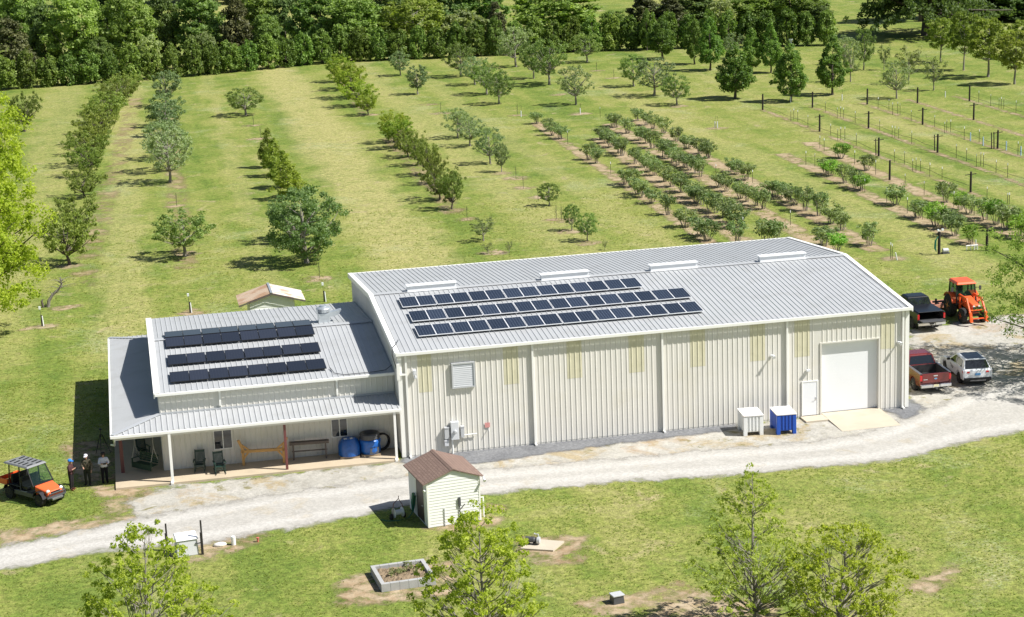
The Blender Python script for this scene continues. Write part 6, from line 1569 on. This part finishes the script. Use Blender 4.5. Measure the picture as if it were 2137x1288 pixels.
# dead leaning tree behind the wing
dt = thing('dead_tree', 'bare dead tree with a crooked leaning trunk behind the low wing', 'tree', (-20.78, 45.9, 0))
b = MB(); b.tube([(0, 0, -.05), (.12, 0, .5), (.45, .0, .95), (.95, 0, 1.35), (1.2, 0, 1.7), (1.15, 0, 2.3)], [.16, .13, .11, .09, .07, .03], 8)
r = np.random.default_rng(5)
for k in range(16):
    z = r.uniform(.9, 2.2); x = np.interp(z, [.9, 1.35, 1.7, 2.3], [.4, .95, 1.2, 1.15]); a = r.uniform(0, 6.28); L_ = r.uniform(.5, 1.4)
    b.tube([(x, 0, z), (x + .5 * L_ * math.cos(a), .5 * L_ * math.sin(a), z + .2), (x + L_ * math.cos(a), L_ * math.sin(a), z + .35 * r.random())], [.035, .02, .006], 5)
b.build('trunk', M['greybark'], dt)
b = MB(); b.tube([(-.35, 0, -.05), (-.42, 0, .5), (-.3, .05, .62)], [.1, .08, .05], 7); b.build('stump', M['bark'], dt)

# great cedar far right
def layered(r, R, zb, zt, nb):
    c = []
    for k in range(nb):
        z = zb + (zt - zb) * (k / nb) ** 1.1; a = r.random() * 2 * PI; L_ = R * (1 - (k / nb)) ** .6 * r.uniform(.7, 1.1)
        for u in np.linspace(.25, 1, 9):
            for j in range(2):
                c.append((L_ * u * math.cos(a) + r.normal() * .55, L_ * u * math.sin(a) + r.normal() * .55, z - 2.0 * u ** 2 + r.normal() * .25))
    return np.array(c)
r = np.random.default_rng(77)
c = layered(r, 13.5, 3.6, 20, 84)
ct = thing('great_cedar', 'huge dark spreading evergreen with drooping limbs on the far lawn beyond the shade trees', 'tree', (113.0, 188.5, 0))
o = bpy.data.objects.new('crown', leaf_mesh('crown', c, .75, 26, .26, LF['D'], r, flat=.5, droop=.9)); COL.objects.link(o); o.parent = ct
o = bpy.data.objects.new('trunk', trunk_mesh('trunk', 20, .55, c[(np.arange(len(c)) % 18) > 13], 50, 4.2, M['bark'], r, topf=.95)); COL.objects.link(o); o.parent = ct
for k, (x, y) in enumerate(((123.0, 212.0), (121.0, 209.0))):
    t = thing('dark_tree', 'tall dark tree with a bare lower trunk behind the huge evergreen, %s one' % ('nearer', 'farther')[k], 'tree', (x, y, 0))
    crown, tr, w0, h0 = VARIANTS['D'][k]
    o = bpy.data.objects.new('crown', crown); COL.objects.link(o); o.parent = t; o.location = (0, 0, 5.0)
    b = MB(); b.tube([(0, 0, 0), (.1, 0, 6), (0, 0, 13)], [.42, .34, .15], 9); b.build('trunk', M['bark'], t)

# big trees near the camera -------------------------------------------------
def big_tree(name, label, loc, h, R, prof, zb, nc, rc, nl, ls, mat, bark, r0, nlimb, seed, shell=.45, lean=(0, 0), twig=2, up=.35, topf=.92):
    r = np.random.default_rng(seed)
    c = crown_points(r, prof, R - rc * .4, zb, h - rc * .4, nc, shell)
    c[:, 0] += lean[0] * c[:, 2] / h; c[:, 1] += lean[1] * c[:, 2] / h
    t = thing(name, label, 'tree', loc)
    o = bpy.data.objects.new('crown', leaf_mesh('crown', c, rc, nl, ls, mat, r, flat=.75, up=up)); COL.objects.link(o); o.parent = t
    o = bpy.data.objects.new('trunk', trunk_mesh('trunk', h, r0, c, nlimb, zb * .8, bark, r, lean=lean, twig=twig, topf=topf)); COL.objects.link(o); o.parent = t
    return t
big_tree('maple_tree', 'slender upright young tree with thin spring leaves and a clear trunk', (11.22, -28.7, 0), 7.75, 3.0, 'pear', 1.0, 480, .16, 20, .060, LF['F2'], M['greybark'], .070, 90, 11, .2)
big_tree('maple_tree', 'bushy young tree in full spring leaf beside the slender upright one', (14.1, -31.2, 0), 5.1, 2.9, 'round', .5, 400, .19, 27, .066, LF['F'], M['greybark'], .085, 90, 12, .35, lean=(.5, .2))
big_tree('maple_tree', 'bushy young tree in spring leaf standing in front of the white box', (-14.9, -26.6, 0), 6.95, 3.4, 'egg', .6, 420, .21, 34, .068, LF['F'], M['greybark'], .09, 95, 13, .35, lean=(.3, 0))
big_tree('maple_tree', 'bushy young tree in spring leaf standing between the raised bed and the pump pad', (-.75, -28.3, 0), 6.95, 3.0, 'egg', .7, 380, .20, 34, .068, LF['F'], M['greybark'], .09, 90, 14, .35)
big_tree('bright_tree', 'large lime-green tree reaching in at the edge of the orchard beside the dead tree', (-27.6, 38.5, 0), 19.5, 7.6, 'spread', 2.2, 560, .72, 110, .115, LF['T'], M['bark'], .36, 90, 15, .6, twig=1)
big_tree('gravel_tree', 'leafy green tree leaning over the gravel yard and shading the white car', (44.9, 3.4, 0), 11.5, 7.1, 'round', 1.3, 760, .48, 64, .070, LF['R'], M['bark'], .22, 90, 16, .38, twig=1)
# far wood that reads as one mass
r = np.random.default_rng(9)
c = []
for k in range(420):
    x = r.uniform(-70, 260); y = r.uniform(318, 350); hh = r.uniform(9, 15)
    for j in range(7): c.append((x + r.normal() * 2, y + r.normal() * 2, hh * (.3 + .7 * r.random())))
o = bpy.data.objects.new('far_wood', leaf_mesh('far_wood', np.array(c), 2.0, 26, .7, LF['M'], r)); COL.objects.link(o)
tag(o, 'distant mass of green woodland at the far edge of the fields', None, None, 'stuff')
# real tufts standing in the lawns
r = np.random.default_rng(33)
def tufts(n, x0, x1, y0, y1, size, seed):
    r = np.random.default_rng(seed)
    p = np.stack([r.uniform(x0, x1, n * 3), r.uniform(y0, y1, n * 3)], 1)
    q = np.sin(p[:, 0] * 1.3 + 2 * np.sin(p[:, 1] * .7)) + np.sin(p[:, 1] * 1.7 + 1.5 * np.sin(p[:, 0] * .9)) + r.normal(size=n * 3) * .8
    p = p[q > -.9 + .9 * r.random(n * 3)]
    ok_ = (poly_sd(p[:, 0], p[:, 1], POLYS['road']) < -.3) & (poly_sd(p[:, 0], p[:, 1], POLYS['yard']) < -.3)
    ok_ &= ~((p[:, 0] > -16.3) & (p[:, 0] < 31) & (p[:, 1] > -1) & (p[:, 1] < 22.5))
    ok_ &= dirt_fn(p[:, 0], p[:, 1]) < .1
    p = p[ok_][:n]
    return leaf_mesh('grass_tufts', np.column_stack([p, np.full(len(p), size * .35)]), size * 1.3, 5, size, LF['grass'], r, flat=.4, up=.9, outw=.1, aspect=.35)
for args in ((24000, -36, 44, -36, -6, .050, 1), (8000, -36, -16, -6, 24, .050, 2), (15000, -38, 44, 22, 75, .055, 3)):
    o = bpy.data.objects.new('grass_tufts', tufts(*args)); COL.objects.link(o)
    tag(o, 'short tufts of grass standing in the mown lawn', None, None, 'stuff')
# weeds in the raised bed
r = np.random.default_rng(21)
c = np.stack([r.normal(size=16) * .42 + .2, r.normal(size=16) * .38 + .2, .34 + .15 * r.random(16)], 1)
o = bpy.data.objects.new('weeds', leaf_mesh('weeds', c, .16, 22, .055, LF['S'], r)); COL.objects.link(o); o.location = (-2.78, -18.35, 0)
tag(o, 'straggly weeds growing in the concrete-block raised bed', 'weeds', None, 'stuff')
# ------------------------------------------------------------------ camera, sun and sky
F_, YAW, PITCH, ROLL = 4070.1453, .1954, .2406, -.0394
cy, sy, cp, sp = math.cos(YAW), math.sin(YAW), math.cos(PITCH), math.sin(PITCH)
fw = Vector((sy * cp, cy * cp, -sp)); rt = Vector((cy, -sy, 0)); upv = rt.cross(fw)
r2 = rt * math.cos(ROLL) + upv * math.sin(ROLL); u2 = upv * math.cos(ROLL) - rt * math.sin(ROLL)
cam = bpy.data.cameras.new('camera'); co = bpy.data.objects.new('camera', cam); COL.objects.link(co)
mw_ = Matrix((r2, u2, -fw)).transposed().to_4x4(); mw_.translation = Vector((-14.1216, -104.9236, 34.4178))
co.matrix_world = mw_
cam.sensor_fit = 'HORIZONTAL'; cam.sensor_width = 36; cam.lens = F_ / 2137 * 36
cam.clip_start = 1; cam.clip_end = 4000
SC.camera = co
sd = Vector((.77, -.36, 1.0)).normalized()
el = math.asin(sd.z)
sun = bpy.data.lights.new('sun', 'SUN'); so_ = bpy.data.objects.new('sun', sun); COL.objects.link(so_)
sun.energy = 5.0; sun.angle = rad(.5); sun.color = (1, .972, .925)
so_.rotation_euler = (-sd).to_track_quat('-Z', 'Y').to_euler()
so_.location = (40, -20, 60)
W_ = bpy.data.worlds.new('World'); SC.world = W_; W_.use_nodes = True
N = W_.node_tree.nodes; L = W_.node_tree.links
sk = N.new('ShaderNodeTexSky'); sk.sky_type = 'NISHITA'; sk.sun_disc = False
sk.sun_elevation = el; sk.sun_rotation = math.atan2(sd.x, sd.y)
sk.air_density = 1.0; sk.dust_density = 1.0; sk.ozone_density = 1.0
L.new(sk.outputs[0], N['Background'].inputs['Color']); N['Background'].inputs['Strength'].default_value = .058
SC.view_settings.view_transform = 'Standard'; SC.view_settings.look = 'None'; SC.view_settings.gamma = 1; SC.view_settings.use_curve_mapping = False
SC.view_settings.exposure = .53
SC.cycles.max_bounces = 6; SC.cycles.diffuse_bounces = 3; SC.cycles.glossy_bounces = 3; SC.cycles.transmission_bounces = 4; SC.cycles.transparent_max_bounces = 12
SC.cycles.use_denoising = True
SC.cycles.denoiser = 'OPENIMAGEDENOISE'
SC.cycles.sample_clamp_indirect = 4
